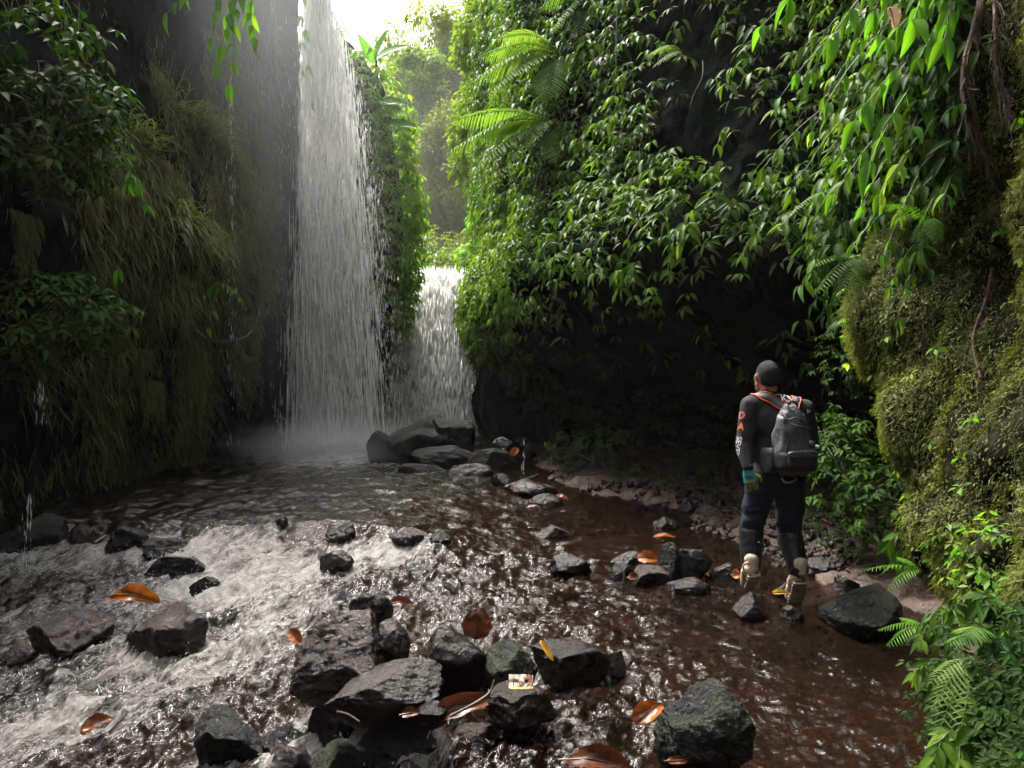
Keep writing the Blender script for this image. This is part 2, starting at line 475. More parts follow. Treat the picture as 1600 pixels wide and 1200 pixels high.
n1 = k.noise(14, 4, 0.6, v, 0.5); n2 = k.noise(38, 3, 0.6, v, 0.3); n3 = k.noise(4.0, 7, 0.75, vf, 1.2); n4 = k.noise(34, 5, 0.75, vf, .6)
h = k.math('ADD', n1.outputs[0], k.math('MULTIPLY', n2.outputs[0], 0.45))
nb = k.bump(h, 0.45, 0.04)
fr = k.n('ShaderNodeFresnel'); fr.inputs['IOR'].default_value = 1.33; k.l(nb, fr.inputs['Normal'])
gl = k.n('ShaderNodeBsdfGlossy'); gl.inputs['Roughness'].default_value = 0.05; k.l(nb, gl.inputs['Normal'])
tr = k.n('ShaderNodeBsdfTransparent'); tr.inputs[0].default_value = (0.42, 0.32, 0.235, 1)
df = k.bsdf((0.014, 0.0085, 0.0052), 0.3, nb, 0.0)
body = mix_sh(k, 0.30, tr, df)
wat = mix_sh(k, fr.outputs[0], body, gl)
fa = k.tint('foam')
fo = k.math('ADD', fa, k.math('ADD', k.math('MULTIPLY', n3.outputs[0], 2.3), k.math('MULTIPLY', n4.outputs[0], 1.1)))
ff = k.maprange(fo, 2.26, 3.05)
ff = k.math('MULTIPLY', ff, k.maprange(fa, 0.02, 0.25))
fb = k.bump(k.math('ADD', n3.outputs[0], n4.outputs[0]), 0.8, 0.05)
fs = k.bsdf((0.44, 0.42, 0.395), 0.35, fb, 0.5)
k.done(mix_sh(k, k.math('MULTIPLY', ff, 0.85), wat, fs))
M['water'] = k.m
me.materials.append(M['water'])
o = put('stream_water', me); tag(o, kind='structure')

# ------------------------------------------------------------------ cliffs
def catmull(pts, n):
    pts = np.asarray(pts, float); m = len(pts)
    t = np.linspace(0, m - 1 - 1e-6, n); i = t.astype(int); f = (t - i)[:, None]
    g_ = lambda j: pts[np.clip(j, 0, m - 1)]
    p0, p1, p2, p3 = g_(i - 1), g_(i), g_(i + 1), g_(i + 2)
    return 0.5 * (2 * p1 + (p2 - p0) * f + (2 * p0 - 5 * p1 + 4 * p2 - p3) * f ** 2 + (3 * p1 - p0 - 3 * p2 + p3) * f ** 3)

def cliff(name, ctrl, nu, nv, prof, amp, seed, mat, z0=-0.6, split=None, split_name=None):
    """ctrl rows: x, y, then profile parameters; the last is the top height. Outward is to the right of a path seen as (ty, -tx)."""
    C = catmull(ctrl, nu)
    xy = C[:, :2]
    T = nrm(np.gradient(xy, axis=0)); N = np.stack([T[:, 1], -T[:, 0]], -1)
    # soften normals along the path
    for _ in range(6):
        N = nrm(np.vstack([N[:1], (N[:-2] + 2 * N[1:-1] + N[2:]) / 4, N[-1:]]))
    vv = np.linspace(0, 1, nv)
    top = C[:, -1]
    zz = z0 + (top[:, None] - z0) * vv[None] ** 0.9
    off = prof(C[:, 2:-1], zz)
    Pt = np.zeros((nu, nv, 3))
    Pt[..., :2] = xy[:, None] + N[:, None] * off[..., None]
    Pt[..., 2] = zz
    N3 = np.zeros_like(Pt); N3[..., :2] = N[:, None]
    q = Pt.copy()
    dsp = amp * fbm(q * [0.55, 0.55, 0.45], seed, 4) + amp * 0.45 * ridged(q * [1.5, 1.5, 0.8], seed + 5, 3) + amp * 0.22 * fbm(q * [4.5, 4.5, 3.0], seed + 9, 3)
    if split is not None:                                           # swelling cushions of moss
        dsp = dsp + smooth(split + .3, split - .5, q[..., 1]) * (0.13 * fbm(q * 3.0, seed + 21, 3) + 0.09 * ridged(q * 4.2, seed + 22, 3))
    Pt = Pt + N3 * dsp[..., None]
    Pt[..., 2] += 0.12 * fbm(q * 2.0, seed + 3, 2) * smooth(0, 1, zz)
    # true surface normals
    du = np.gradient(Pt, axis=0); dv = np.gradient(Pt, axis=1)
    SN = nrm(np.cross(dv, du))
    sgn = np.sign((SN * N3).sum(-1).mean()); SN = SN * sgn
    b = MB(); b.grid(Pt)
    o_ = put(name, b.mesh(name), mat); tag(o_, kind='structure')
    if split is not None:                                           # the mossy near end carries its own rock
        m_ = b.mesh(name); bpy.data.objects.remove(o_)
        i_ = int(np.argmax((C[:, 1] < split)))
        for nm, sl, mt in ((name, slice(0, i_ + 1), mat), (split_name, slice(i_, nu), M['cliff_moss'])):
            b = MB(); b.grid(Pt[sl]); o_ = put(nm, b.mesh(nm), mt); tag(o_, kind='structure')
    return Pt, SN

def prof_over(par, z):
    lo, lz, ln = [par[:, i][:, None] for i in range(3)]
    a = smooth(lz * 0.30, lz * 0.98, z) * lo
    a = a + 0.35 * lo ** 0.5 * np.exp(-((z - lz * 1.15) / 0.7) ** 2)
    return a - np.clip(z - lz * 1.1, 0, 20) * ln

RC = [  # x, y, lip offset, lip height, lean, top
    (4.5, 28, 0.4, 4, 0.1, 5.5), (1.2, 23, 0.4, 4, 0.05, 6), (0.0, 20.3, 0.5, 3.4, 0.02, 7.5), (0.02, 18.5, 0.6, 3.0, 0.02, 11), (0.42, 16.6, 0.8, 2.6, 0.05, 11.5),
    (0.95, 14.4, 1.1, 2.7, 0.08, 11), (1.9, 12.6, 1.6, 2.8, 0.14, 10), (3.0, 11.2, 2.1, 2.75, 0.2, 9), (4.1, 9.8, 2.2, 2.7, 0.22, 8.5), (4.6, 8.2, 1.8, 2.6, 0.2, 8),
    (4.3, 6.6, 1.0, 2.5, 0.15, 7.5), (3.6, 5.5, 0.6, 2.4, 0.12, 7), (3.05, 4.8, 0.42, 2.0, 0.06, 7), (2.95, 4.1, 0.36, 0.7, 0.03, 7), (2.9, 3.3, 0.36, 0.5, 0.03, 7),
    (2.9, 2.2, 0.4, 0.5, 0.03, 7), (3.0, 0, 0.3, 1, 0.05, 7), (3.2, -5, 0.3, 1, 0.05, 7), (3.4, -14, 0.3, 1, 0.05, 7)]
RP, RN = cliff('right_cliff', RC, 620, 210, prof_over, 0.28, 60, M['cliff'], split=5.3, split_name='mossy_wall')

def prof_left(par, z):
    bo, bz, ln = [par[:, i][:, None] for i in range(3)]
    return bo * np.exp(-((z - bz) / 1.9) ** 2) - np.clip(z - bz * 1.5, 0, 20) * ln
LC = [(4.5, -8.5, 0.3, 3.5, 0.0, 8.5), (1.5, -8.6, 0.4, 3.5, 0.0, 9), (-1.6, -8.0, 0.4, 3.5, 0.0, 9), (-3.8, -6.2, 0.5, 3.5, 0.02, 9), (-4.8, -3, 0.5, 3.5, 0.04, 8), (-5.1, 2, 0.5, 3.4, 0.05, 8), (-5.3, 5, 0.5, 3.2, 0.05, 8), (-5.3, 7, 0.6, 3.0, 0.04, 8.3), (-5.3, 8.5, 0.75, 3.0, 0.04, 8.8),  # rows curving round behind the camera are added, unseen, to block light
      (-5.25, 10, 0.85, 3.3, 0.04, 9.5), (-5.1, 11.6, 0.75, 3.6, 0.04, 10.2), (-4.95, 13, 0.45, 4.0, 0.02, 11), (-4.62, 14.2, 0.25, 4.2, 0.0, 11.4), (-4.40, 15.2, 0.12, 4.2, 0.0, 11.6),
      (-5.4, 15.9, 0.1, 4, 0.0, 11.6), (-7.5, 16.3, 0.1, 4, 0, 11.6), (-9.5, 16.5, 0.1, 4, 0, 11.6)]
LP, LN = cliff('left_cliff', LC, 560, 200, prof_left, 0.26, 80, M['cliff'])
# buttress behind the tall fall (leafy), then the wall the second fall comes over
BC = [(-9.5, 17.2, 0.3, 5, 0.0, 8.0), (-7.0, 17.3, 0.4, 5, 0.0, 8.2), (-5.3, 17.45, 0.5, 5.5, 0.0, 8.3), (-4.35, 17.5, 0.5, 5.5, 0.0, 9.5), (-3.65, 17.7, 0.4, 5.5, 0.0, 9.3), (-3.3, 18.2, 0.3, 5.5, 0.0, 8.4), (-3.75, 18.8, 0.2, 5, 0.02, 7.0), (-5.0, 19.1, 0.2, 5, 0.05, 5.6), (-7.5, 19.3, 0.2, 5, .05, 5.4), (-10, 19.6, 0.3, 5, .05, 5.4)]
BP, BN = cliff('rock_buttress', BC, 260, 140, lambda p, z: 0.25 + p[:, 0][:, None] * np.exp(-((z - p[:, 1][:, None]) / 2.2) ** 2) - np.clip(z - 8, 0, 9) * 0.12, 0.25, 95, M['cliff'])
WC = [(-6.0, 20.3, 0, 1, 0, 4.45), (-3.6, 20.35, 0, 1, 0, 4.4), (-2.2, 20.35, 0, 1, 0, 4.35), (-1.0, 20.35, 0, 1, 0, 4.4), (0.6, 20.3, 0, 1, 0, 4.5)]
WP, WN = cliff('fall_wall', WC, 90, 70, lambda p, z: 1.45 * smooth(4.6, 0.0, z) + 0 * p[:, 0][:, None], 0.12, 99, M['cliff'])
put_cap = MB()
cx = np.linspace(-6, 1.2, 30); cyy = np.linspace(20.1, 24, 14)
GX, GY = np.meshgrid(cx, cyy)
put_cap.grid(np.stack([GX, GY, 4.3 + 0.0 * GX + 0.06 * fbm(np.stack([GX, GY, 0 * GX], -1) * 2, 4, 3) + 0.08 * np.clip(GY - 20.5, 0, 4)], -1))
o = put('upper_stream', put_cap.mesh('upper_stream'), M['water']); tag(o, kind='structure')

# ------------------------------------------------------------------ leaves
def leaf_tpl(n=5, wid=0.23, fold=0.10, droop=0.16, tip=True):
    t = np.linspace(0, 1, n + 1)
    wd = wid * np.sin(np.pi * t ** 0.75) ** 0.85 * (1 - 0.35 * t)
    wd[0] = 0.012; wd[-1] = 0.0
    V = []
    for tt, ww in zip(t, wd):
        c = -droop * tt ** 2
        V += [(tt, -ww, c + fold * ww / max(wid, 1e-6)), (tt, 0, c), (tt, ww, c + fold * ww / max(wid, 1e-6))]
    F = []
    for i in range(n):
        a = i * 3
        F += [(a, a + 3, a + 4, a + 1), (a + 1, a + 4, a + 5, a + 2)]
    return np.array(V, float), np.array(F, int)
TPL_BROAD = leaf_tpl(6, 0.20, 0.11, 0.26)
TPL_MID = leaf_tpl(4, 0.23, 0.10, 0.18)
TPL_LONG = leaf_tpl(5, 0.15, 0.07, 0.25)
TPL_TINY = leaf_tpl(2, 0.30, 0.10, 0.12)
def blade_tpl(n=5, wid=0.02, droop=0.8):
    t = np.linspace(0, 1, n + 1)
    x = np.sin(t * 1.1) / 1.1; z = -droop * t ** 2.2
    V = []; 
    for a, b_, ww in zip(x, z, wid * (1 - t ** 1.5)):
        V += [(a, -ww, b_), (a, ww, b_)]
    F = [(2 * i, 2 * i + 2, 2 * i + 3, 2 * i + 1) for i in range(n)]
    return np.array(V, float), np.array(F, int)
TPL_BLADE = blade_tpl()
TPL_STRAND = leaf_tpl(3, 0.05, 0.02, 0.10)

def inst(c, tip, hint, size, tpl, tint, mb_=None):
    V0, F0 = tpl
    T = nrm(tip); B = nrm(np.cross(hint, T)); N = np.cross(T, B)
    s = np.asarray(size)[:, None, None]
    V = c[:, None] + s * (V0[None, :, 0:1] * T[:, None] + V0[None, :, 1:2] * B[:, None] + V0[None, :, 2:3] * N[:, None])
    n, m = len(c), len(V0)
    F = (F0[None] + (np.arange(n) * m)[:, None, None]).reshape(-1, F0.shape[1])
    a = np.repeat(np.clip(tint, 0, 1), m)
    if m % 3 == 0: a = np.clip(a + np.tile(np.where(np.arange(m) % 3 == 1, .13, -.03), n), 0, 1)      # paler midrib
    if mb_ is not None:
        mb_.add(V.reshape(-1, 3), F, a); return
    return V.reshape(-1, 3), F, a

def rnd(n, a=0.0, b=1.0): return rng.uniform(a, b, n)
def rvec(n): return nrm(rng.normal(size=(n, 3)))

def in_view(p, mx=0.20):
    Y = np.maximum(p[:, 1], 0.05)
    u = p[:, 0] / Y * FPX / 800; v_ = (p[:, 2] - CAM_Z) / Y * FPX / 600
    return (p[:, 1] > 0.8) & (np.abs(u) < 1 + mx) & (np.abs(v_) < 1 + mx + .1)

def on_cliff(PT, SN, n, mask=None, mx=0.20):
    """random points on a cliff sheet, even by area; mask(points)->weight 0..1"""
    A = np.linalg.norm(np.cross(PT[1:, :-1] - PT[:-1, :-1], PT[:-1, 1:] - PT[:-1, :-1]), axis=-1)
    cen = PT[:-1, :-1].reshape(-1, 3)
    wgt = A.ravel() * in_view(cen, mx)
    if mask is not None: wgt = wgt * np.clip(mask(cen), 0, 1)
    tot = wgt.sum()
    if tot <= 0: return np.zeros((0, 3)), np.zeros((0, 3)), 0
    idx = rng.choice(len(wgt), n, p=wgt / tot)
    i, j = np.unravel_index(idx, A.shape)
    a, b_ = rnd(n)[:, None], rnd(n)[:, None]
    p = PT[i, j] * (1 - a) * (1 - b_) + PT[i + 1, j] * a * (1 - b_) + PT[i, j + 1] * (1 - a) * b_ + PT[i + 1, j + 1] * a * b_
    return p, SN[i, j], tot

DOWN = np.array([0, 0, -1.0])
def sprays(mb_, p, n, leaf, per=5, out=0.25, droop=0.7, tpl=TPL_MID, tint=None, spread=0.9, stem=0.12):
    """whorls of drooping leaves standing off a wall: p points, n wall normals"""
    m = len(p)
    tint = rnd(m) if tint is None else tint
    c0 = p + n * (out * rnd(m, 0.3, 1.2))[:, None] + rvec(m) * 0.04
    ax = nrm(n * 0.6 + np.array([0, 0, 0.9]) + 0.35 * rvec(m))            # axis of the whorl
    ph0 = rnd(m, 0, 6.28)
    e1 = nrm(np.cross(ax, rvec(m))); e2 = np.cross(ax, e1)
    for q in range(per):
        ph = ph0 + q * 2 * np.pi / per + rnd(m, -0.35, 0.35)
        rad = e1 * np.cos(ph)[:, None] + e2 * np.sin(ph)[:, None]
        tip = nrm(rad * spread + n * 0.35 + DOWN * (droop * rnd(m, 0.5, 1.4))[:, None] + 0.2 * rvec(m))
        c = c0 + rad * (stem * leaf * rnd(m, 0.2, 1.2))[:, None] * 2
        inst(c, tip, ax + 0.3 * rvec(m), leaf * rnd(m, 0.6, 1.2), tpl, tint + rnd(m, -0.18, 0.18), mb_)
# ------------------------------------------------------------------ waterfalls
def fall_mat(name, a, rough=0.35, tr=0.35):
    k = NT(name)
    b = k.bsdf((a, a * 0.985, a * 0.965), rough, None, 0.5)
    t = k.n('ShaderNodeBsdfTranslucent'); t.inputs[0].default_value = (a, a, a * .98, 1)
    p = k.n('ShaderNodeBsdfTransparent')
    m1 = mix_sh(k, 0.5, b, t)
    return k.done(mix_sh(k, tr, m1, p))
M['fall'] = fall_mat('falling_water', 0.93, 0.3, 0.15)
M['drops'] = fall_mat('falling_drops', 0.85, 0.2, 0.22)

def spindles(c, ln, wd, mb_, lean=None):
    """vertical water streaks: slim four-sided spindles, thicker at the bottom end"""
    n = len(c)
    lean = np.zeros((n, 2)) if lean is None else lean
    ang = rnd(n, 0, 1.57)
    e1 = np.stack([np.cos(ang), np.sin(ang), np.zeros(n)], -1); e2 = np.stack([-np.sin(ang), np.cos(ang), np.zeros(n)], -1)
    d = np.concatenate([lean, -np.ones((n, 1))], 1)
    top = c - d * (ln * 0.6)[:, None]; bot = c + d * (ln * 0.4)[:, None]; mid = c + d * (ln * 0.1)[:, None]
    w_ = wd[:, None] * 0.5
    V = np.stack([top, mid + e1 * w_, mid + e2 * w_, mid - e1 * w_, mid - e2 * w_, bot], 1)
    F0 = np.array([(0, 1, 2), (0, 2, 3), (0, 3, 4), (0, 4, 1), (5, 2, 1), (5, 3, 2), (5, 4, 3), (5, 1, 4)])
    F = (F0[None] + (np.arange(n) * 6)[:, None, None]).reshape(-1, 3)
    mb_.add(V.reshape(-1, 3), F)

YF = 15.3
ed = [(-80, 480, 512), (0, 478, 522), (60, 473, 538), (120, 471, 551), (200, 468, 566), (300, 465, 580), (400, 462, 590), (500, 460, 597), (600, 458, 602), (720, 456, 606)]
def fall_edges(py):
    return np.interp(py, [e[0] for e in ed], [e[1] for e in ed]), np.interp(py, [e[0] for e in ed], [e[2] for e in ed])
def tall_fall(n, lmin, lmax, wmin, wmax, mb_, sd=0.0):
    py = rnd(n, -120, 715)
    l_, r_ = fall_edges(py)
    # strands: fixed positions across the fall that run down it
    u = rng.beta(0.95, 1.05, n)
    st = np.clip(u, 0, 1)
    clump = fbm(np.stack([st * 9, py * 0.0035, st * 0 + 1], -1), 301, 3) * 0.5 + 0.5
    clump2 = fbm(np.stack([st * 26, py * 0.02, st * 0 + 5], -1), 302, 2) * 0.5 + 0.5
    edge = smooth(-0.02, 0.12, st) * smooth(1.02, 0.80, st)
    keep = rnd(n) < np.clip(0.30 + 0.9 * (0.6 * clump + 0.4 * clump2), 0, 1) * (0.25 + 0.75 * edge)
    py, st, l_, r_ = py[keep], st[keep], l_[keep], r_[keep]
    px = l_ + (r_ - l_) * st + rng.normal(size=len(st)) * 2.5
    hfrac = np.clip(py / 700, 0, 1)
    Yd = YF + rng.normal(size=len(st)) * (0.12 + 0.28 * hfrac) - 0.35 * hfrac
    c = np.stack([(px - 800) / FPX * YF, Yd, CAM_Z - (py - 600) / FPX * YF], -1)
    lean = np.stack([0.10 * (st - 0.25) + rng.normal(size=len(st)) * 0.01, rng.normal(size=len(st)) * 0.01], -1)
    ln = rnd(len(st), lmin, lmax) * (0.75 + 0.5 * hfrac); wd = rnd(len(st), wmin, wmax)
    c[:, 2] = np.maximum(c[:, 2], 0.3 + 0.4 * ln)
    spindles(c, ln, wd, mb_, lean)
mb = MB()
tall_fall(15000, 0.16, 0.50, 0.006, 0.017, mb)
tall_fall(5000, 0.04, 0.14, 0.010, 0.022, mb)
tall_fall(2200, 0.4, 1.1, 0.014, 0.030, mb)
fa_ = empty('waterfall', (-3.6, YF, 0.3)); tag(fa_, 'tall narrow waterfall fanning into drops off the left cliff', 'waterfall')
def child_mesh(name, mb_, mat, par, shade=True):
    o_ = put(name, mb_.mesh(name, shade), mat, par)
    o_.matrix_parent_inverse = Matrix.Translation(par.location).inverted()
    return o_
child_mesh('water_streaks', mb, M['fall'], fa_)
# stray drops around its foot and off its edge
mb = MB(); n = 1500
py = 40 + 670 * rnd(n) ** 0.6; l_, r_ = fall_edges(py)
px = np.where(rnd(n) < 0.5, l_ - np.abs(rng.normal(size=n)) * (3 + 14 * py / 700), r_ + np.abs(rng.normal(size=n)) * (3 + 17 * py / 700))
c = np.stack([(px - 800) / FPX * YF, YF - 0.3 + rng.normal(size=n) * 0.4, CAM_Z - (py - 600) / FPX * YF], -1)
spindles(c, rnd(n, 0.03, 0.2), rnd(n, 0.008, 0.02), mb)
child_mesh('spray_drops', mb, M['drops'], fa_)

# second fall: white tongue over the wall with a thinner veil to the right
f2 = empty('waterfall', (-2.0, 20.1, 0.35)); tag(f2, 'broad white waterfall at the back of the gorge behind the boulders', 'waterfall')
def veil(n, uc, us, lmin, lmax, wmin, wmax, mb_, top=4.45, keepf=None):
    x = uc + us * rng.normal(size=n)
    x = np.clip(x, -3.55, -0.50)
    t = rnd(n)
    z = 0.3 + (top - 0.3) * t
    out = 1.75 * np.clip(1 - t, 0, 1) ** 0.8 + 0.10 * rng.normal(size=n)
    x = x + (1 - t) * 0.16 * np.sign(x + 2.0) * np.abs(x + 2.0)
    c = np.stack([x, 20.15 - out, z], -1)
    if keepf is not None:
        kk = keepf(c); c = c[kk]; n = len(c)
    spindles(c, rnd(n, lmin, lmax), rnd(n, wmin, wmax), mb_, np.stack([rng.normal(size=n) * 0.03, -0.1 + 0 * rnd(n)], -1))
mb = MB()
kp = lambda c: rnd(len(c)) < np.clip(0.55 + 0.9 * fbm(np.stack([c[:, 0] * 4, c[:, 2] * 0.35, 0 * c[:, 0]], -1), 311, 3), 0.05, 1)
veil(11000, -2.1, 0.42, 0.15, 0.5, 0.02, 0.05, mb)
veil(6500, -1.35, 0.45, 0.10, 0.35, 0.010, 0.026, mb, keepf=kp)
veil(3500, -3.05, 0.32, 0.10, 0.35, 0.010, 0.030, mb, top=3.6, keepf=kp)
child_mesh('water_streaks', mb, M['fall'], f2)
k = NT('white_water_sheet')
n3 = k.noise(3.2, 6, 0.7, k.pos((2.4, 1, 0.35)), 0.4); n4 = k.noise(16, 4, 0.7, k.pos((1.5, 1, 0.25)))
fa = k.tint('tint')
fo = k.math('ADD', k.math('ADD', fa, k.math('MULTIPLY', n3.outputs[0], 0.9)), k.math('MULTIPLY', n4.outputs[0], 0.5))
ff = k.maprange(fo, 1.0, 1.45)
b = k.bsdf((0.82, 0.81, 0.80), 0.4, k.bump(n4.outputs[0], 0.8, 0.08), 0.4)
p = k.n('ShaderNodeBsdfTransparent')
tl_ = k.n('ShaderNodeBsdfTranslucent'); tl_.inputs[0].default_value = (.85, .85, .84, 1)
k.done(mix_sh(k, k.math('MULTIPLY', ff, 0.93), p, mix_sh(k, .45, b, tl_))); M['sheet'] = k.m
uu = np.linspace(0, 1, 120); tt = np.linspace(0, 1, 110)
U_, T_ = np.meshgrid(uu, tt)
xx = -3.5 + 2.98 * U_
zt = 4.42 - 4.15 * T_
outv = 0.05 + 1.68 * T_ ** 0.8 + 0.06 * fbm(np.stack([xx * 5, zt * 0.6, 0 * xx], -1), 320, 3)
xx2 = xx + T_ * 0.14 * (xx + 2.0)
core = 0.16 + np.exp(-((xx + 2.2) / 0.55) ** 2) * 0.80 + 0.34 * np.exp(-((xx + 1.3) / 0.5) ** 2) * (1 - 0.5 * T_) + 0.28 * smooth(0.16, 0.0, T_) * smooth(-3.3, -2.9, xx) + 0.25 * smooth(0.8, 1.0, T_) - 0.4 * smooth(-2.9, -3.3, xx) * (1 - T_) - 0.2 * smooth(-.9, -.65, xx)
mb = MB(); mb.grid(np.stack([xx2, 20.1 - outv, zt], -1), np.clip(core, 0, 1).ravel())
child_mesh('water_sheet', mb, M['sheet'], f2)
# the thin veil inside the tall fall
k = NT('thin_water_veil')
n3 = k.noise(6, 5, 0.7, k.pos((2.6, 1, 0.16)), 0.3); n4 = k.noise(26, 4, 0.7, k.pos((2.0, 1, 0.10)))
fo = k.math('ADD', k.math('ADD', k.tint('tint'), k.math('MULTIPLY', n3.outputs[0], 1.3)), k.math('MULTIPLY', n4.outputs[0], 0.9))
ff = k.maprange(fo, 1.35, 1.95)
b = k.bsdf((0.86, 0.85, 0.83), 0.35, None, 0.4); t = k.n('ShaderNodeBsdfTranslucent'); t.inputs[0].default_value = (.9, .9, .88, 1); p = k.n('ShaderNodeBsdfTransparent')
k.done(mix_sh(k, k.math('MULTIPLY', ff, 0.8), p, mix_sh(k, .5, b, t))); M['veil'] = k.m
mb = MB()
for dy, sd in ((0.05, 1), (-0.28, 2)):
    pyv = np.linspace(-120, 706, 150); uv = np.linspace(0.0, 1.0, 90)
    PYv, UVv = np.meshgrid(pyv, uv, indexing='ij')
    l_, r_ = fall_edges(PYv)
    pxv = l_ + (r_ - l_) * UVv
    q = np.stack([(pxv - 800) / FPX * YF, YF + dy - .35 * np.clip(PYv / 700, 0, 1) + .12 * fbm(np.stack([pxv * .05, PYv * .002, 0 * pxv + sd], -1), 350, 3), CAM_Z - (PYv - 600) / FPX * YF], -1)
    den = 0.42 * smooth(0, .16, UVv) * smooth(1, .72, UVv) + 0.25 * smooth(300, -60, PYv) - .10 * smooth(350, 700, PYv) + .10 * (UVv < .5)
    mb.grid(q, den.ravel())
child_mesh('water_veil', mb, M['veil'], fa_)

# thin trickles off the left cliff
def trickle(px, y0, y1, Y, n, label, spread=4):
    mb_ = MB()
    py = rnd(n, y0, y1)
    c = np.stack([(px + rng.normal(size=n) * spread * (0.3 + (py - y0) / (y1 - y0)) - 800) / FPX * Y, Y + rng.normal(size=n) * 0.03, CAM_Z - (py - 600) / FPX * Y], -1)
    spindles(c, rnd(n, 0.03, 0.14), rnd(n, 0.003, 0.009), mb_)
    o_ = put('trickle', mb_.mesh('trickle'), M['drops']); tag(o_, label, 'trickle', 'thin trickles off the left cliff')
trickle(362, 120, 700, 10.6, 110, 'thin broken trickle dripping past the grass tufts on the mossy left cliff')
trickle(45, 780, 880, 6.3, 36, 'short trickle splashing on the dark mossy stone at the left edge of the stream', 5)
trickle(62, 600, 660, 6.6, 26, 'few falling drops below the dark leafy shrub at the left edge', 6)
trickle(818, 690, 752, 11.0, 9, 'thin trickle running down beside the dark rock mass next to the right overhang', 2)

# ------------------------------------------------------------------ mass vegetation (beyond counting)
def pxy(c):
    Y = np.maximum(c[:, 1], 0.1)
    return 800 + c[:, 0] / Y * FPX, 600 - (c[:, 2] - CAM_Z) / Y * FPX
def nz(c, s, sd, o=3): return fbm(c * s, sd, o)

# right cliff creeper: thick above the lip and on the far nose, thin in the cave
def mask_rc(c):
    d = 0.07 * smooth(1.2, 2.4, c[:, 2] + 0.5 * nz(c, 0.8, 401)) + 0.84 * smooth(2.3, 3.1, c[:, 2] + 0.4 * nz(c, 0.8, 401))
    nose = smooth(12.5, 13.6, c[:, 1]) * smooth(0.9, 1.7, c[:, 2] + .3 * nz(c, 1.5, 403))
    far = smooth(16.8, 18.0, c[:, 1]) * smooth(0.7, 1.2, c[:, 2])
    d = np.maximum(np.maximum(d, nose), far)
    near = smooth(5.6, 5.0, c[:, 1])
    gaps = 0.8 + 0.45 * smooth(-0.35, 0.25, nz(c, 1.1, 402))
    px_, py_ = pxy(c)
    hollow = 1 - 0.97 * np.exp(-(((px_ - 1105) / 75) ** 2 + ((py_ - 100) / 150) ** 4)) - 0.8 * np.exp(-(((px_ - 1150) / 90) ** 2 + ((py_ - 250) / 80) ** 2))
    return d * gaps * np.clip(hollow, 0, 1) * (1 - near)
mb = MB()
p, nn, tot = on_cliff(RP, RN, 15000, mask_rc)
tn = np.clip(0.42 + 0.5 * nz(p, 0.55, 410) + 0.12 * rng.normal(size=len(p)), 0, 1)
h_ = rnd(len(p)) < .62
sprays(mb, p[h_], nn[h_], 0.125, 4, 0.34, 0.75, TPL_MID, tn[h_])
h2 = ~h_ & (rnd(len(p)) < .5)
sprays(mb, p[h2], nn[h2], 0.20, 3, 0.40, 0.85, TPL_BROAD, np.clip(tn[h2] + .08, 0, 1))
h3 = ~h_ & ~h2
sprays(mb, p[h3], nn[h3], 0.17, 6, 0.30, 0.6, TPL_LONG, np.clip(tn[h3] - .08, 0, 1), stem=.3)
p, nn, tot = on_cliff(RP, RN, 3600, lambda c: mask_rc(c) * smooth(11.5, 13, c[:, 1]))
sprays(mb, p, nn, 0.13, 4, 0.30, 0.6, TPL_MID, np.clip(0.62 + 0.3 * rng.normal(size=len(p)), 0, 1))
o = put('creeper_leaves', mb.mesh('creeper_leaves'), M['leaf']); tag(o, kind='stuff')
# low dim growth at the foot of the overhang
mb = MB()
p, nn, tot = on_cliff(RP, RN, 2600, lambda c: smooth(1.6, 0.9, c[:, 2]) * smooth(0.05, 0.3, c[:, 2]) * smooth(5.4, 6.2, c[:, 1]) * smooth(15, 13.5, c[:, 1]) * (0.25 + smooth(-0.1, 0.3, nz(c, 1.3, 420))))
sprays(mb, p, nn, 0.07, 4, 0.16, 0.5, TPL_TINY, np.clip(0.65 + 0.25 * rng.normal(size=len(p)), 0, 1))
o = put('undergrowth_leaves', mb.mesh('undergrowth_leaves'), M['leaf']); tag(o, kind='stuff')
# low growth and leaf litter over the wet bank
def bank_pts(n_):
    y_ = rnd(n_, 5.4, 11.0); x_ = shore(y_) + .25 + 2.6 * rnd(n_) ** .8
    p_ = np.stack([x_, y_, np.array([bed_z(a, b_) for a, b_ in zip(x_, y_)])], -1)
    return p_
mb = MB(); p = bank_pts(900); kk = (p[:, 0] - shore(p[:, 1]) > .55 + .5 * fbm(p * 1.2, 425, 2)) & ~((np.abs(p[:, 0] - 1.9) < .7) & (p[:, 1] < 6.6)); p = p[kk]
sprays(mb, p, np.repeat([[-.3, -.5, .8]], len(p), 0), 0.06, 5, 0.07, 0.4, TPL_MID, np.clip(.5 + .25 * rng.normal(size=len(p)), 0, 1))
o = put('bank_growth', mb.mesh('bank_growth'), M['leaf_shaded']); tag(o, kind='stuff')
mb = MB(); p = bank_pts(700); q_ = len(p)
inst(p + [0, 0, .012], nrm(rng.normal(size=(q_, 3)) * [1, 1, .12]), np.array([0, 0, 1.]) + .3 * rvec(q_), rnd(q_, .03, .10), TPL_MID, rnd(q_), mb)
M['litter'] = leaf_mat('brown_leaf_litter', G3((.012, .007, .004), (.05, .024, .010), (.13, .055, .018)), rough=.45, trans=.1, tcol=(1, .8, .5))
o = put('leaf_litter', mb.mesh('leaf_litter'), M['litter']); tag(o, kind='stuff')
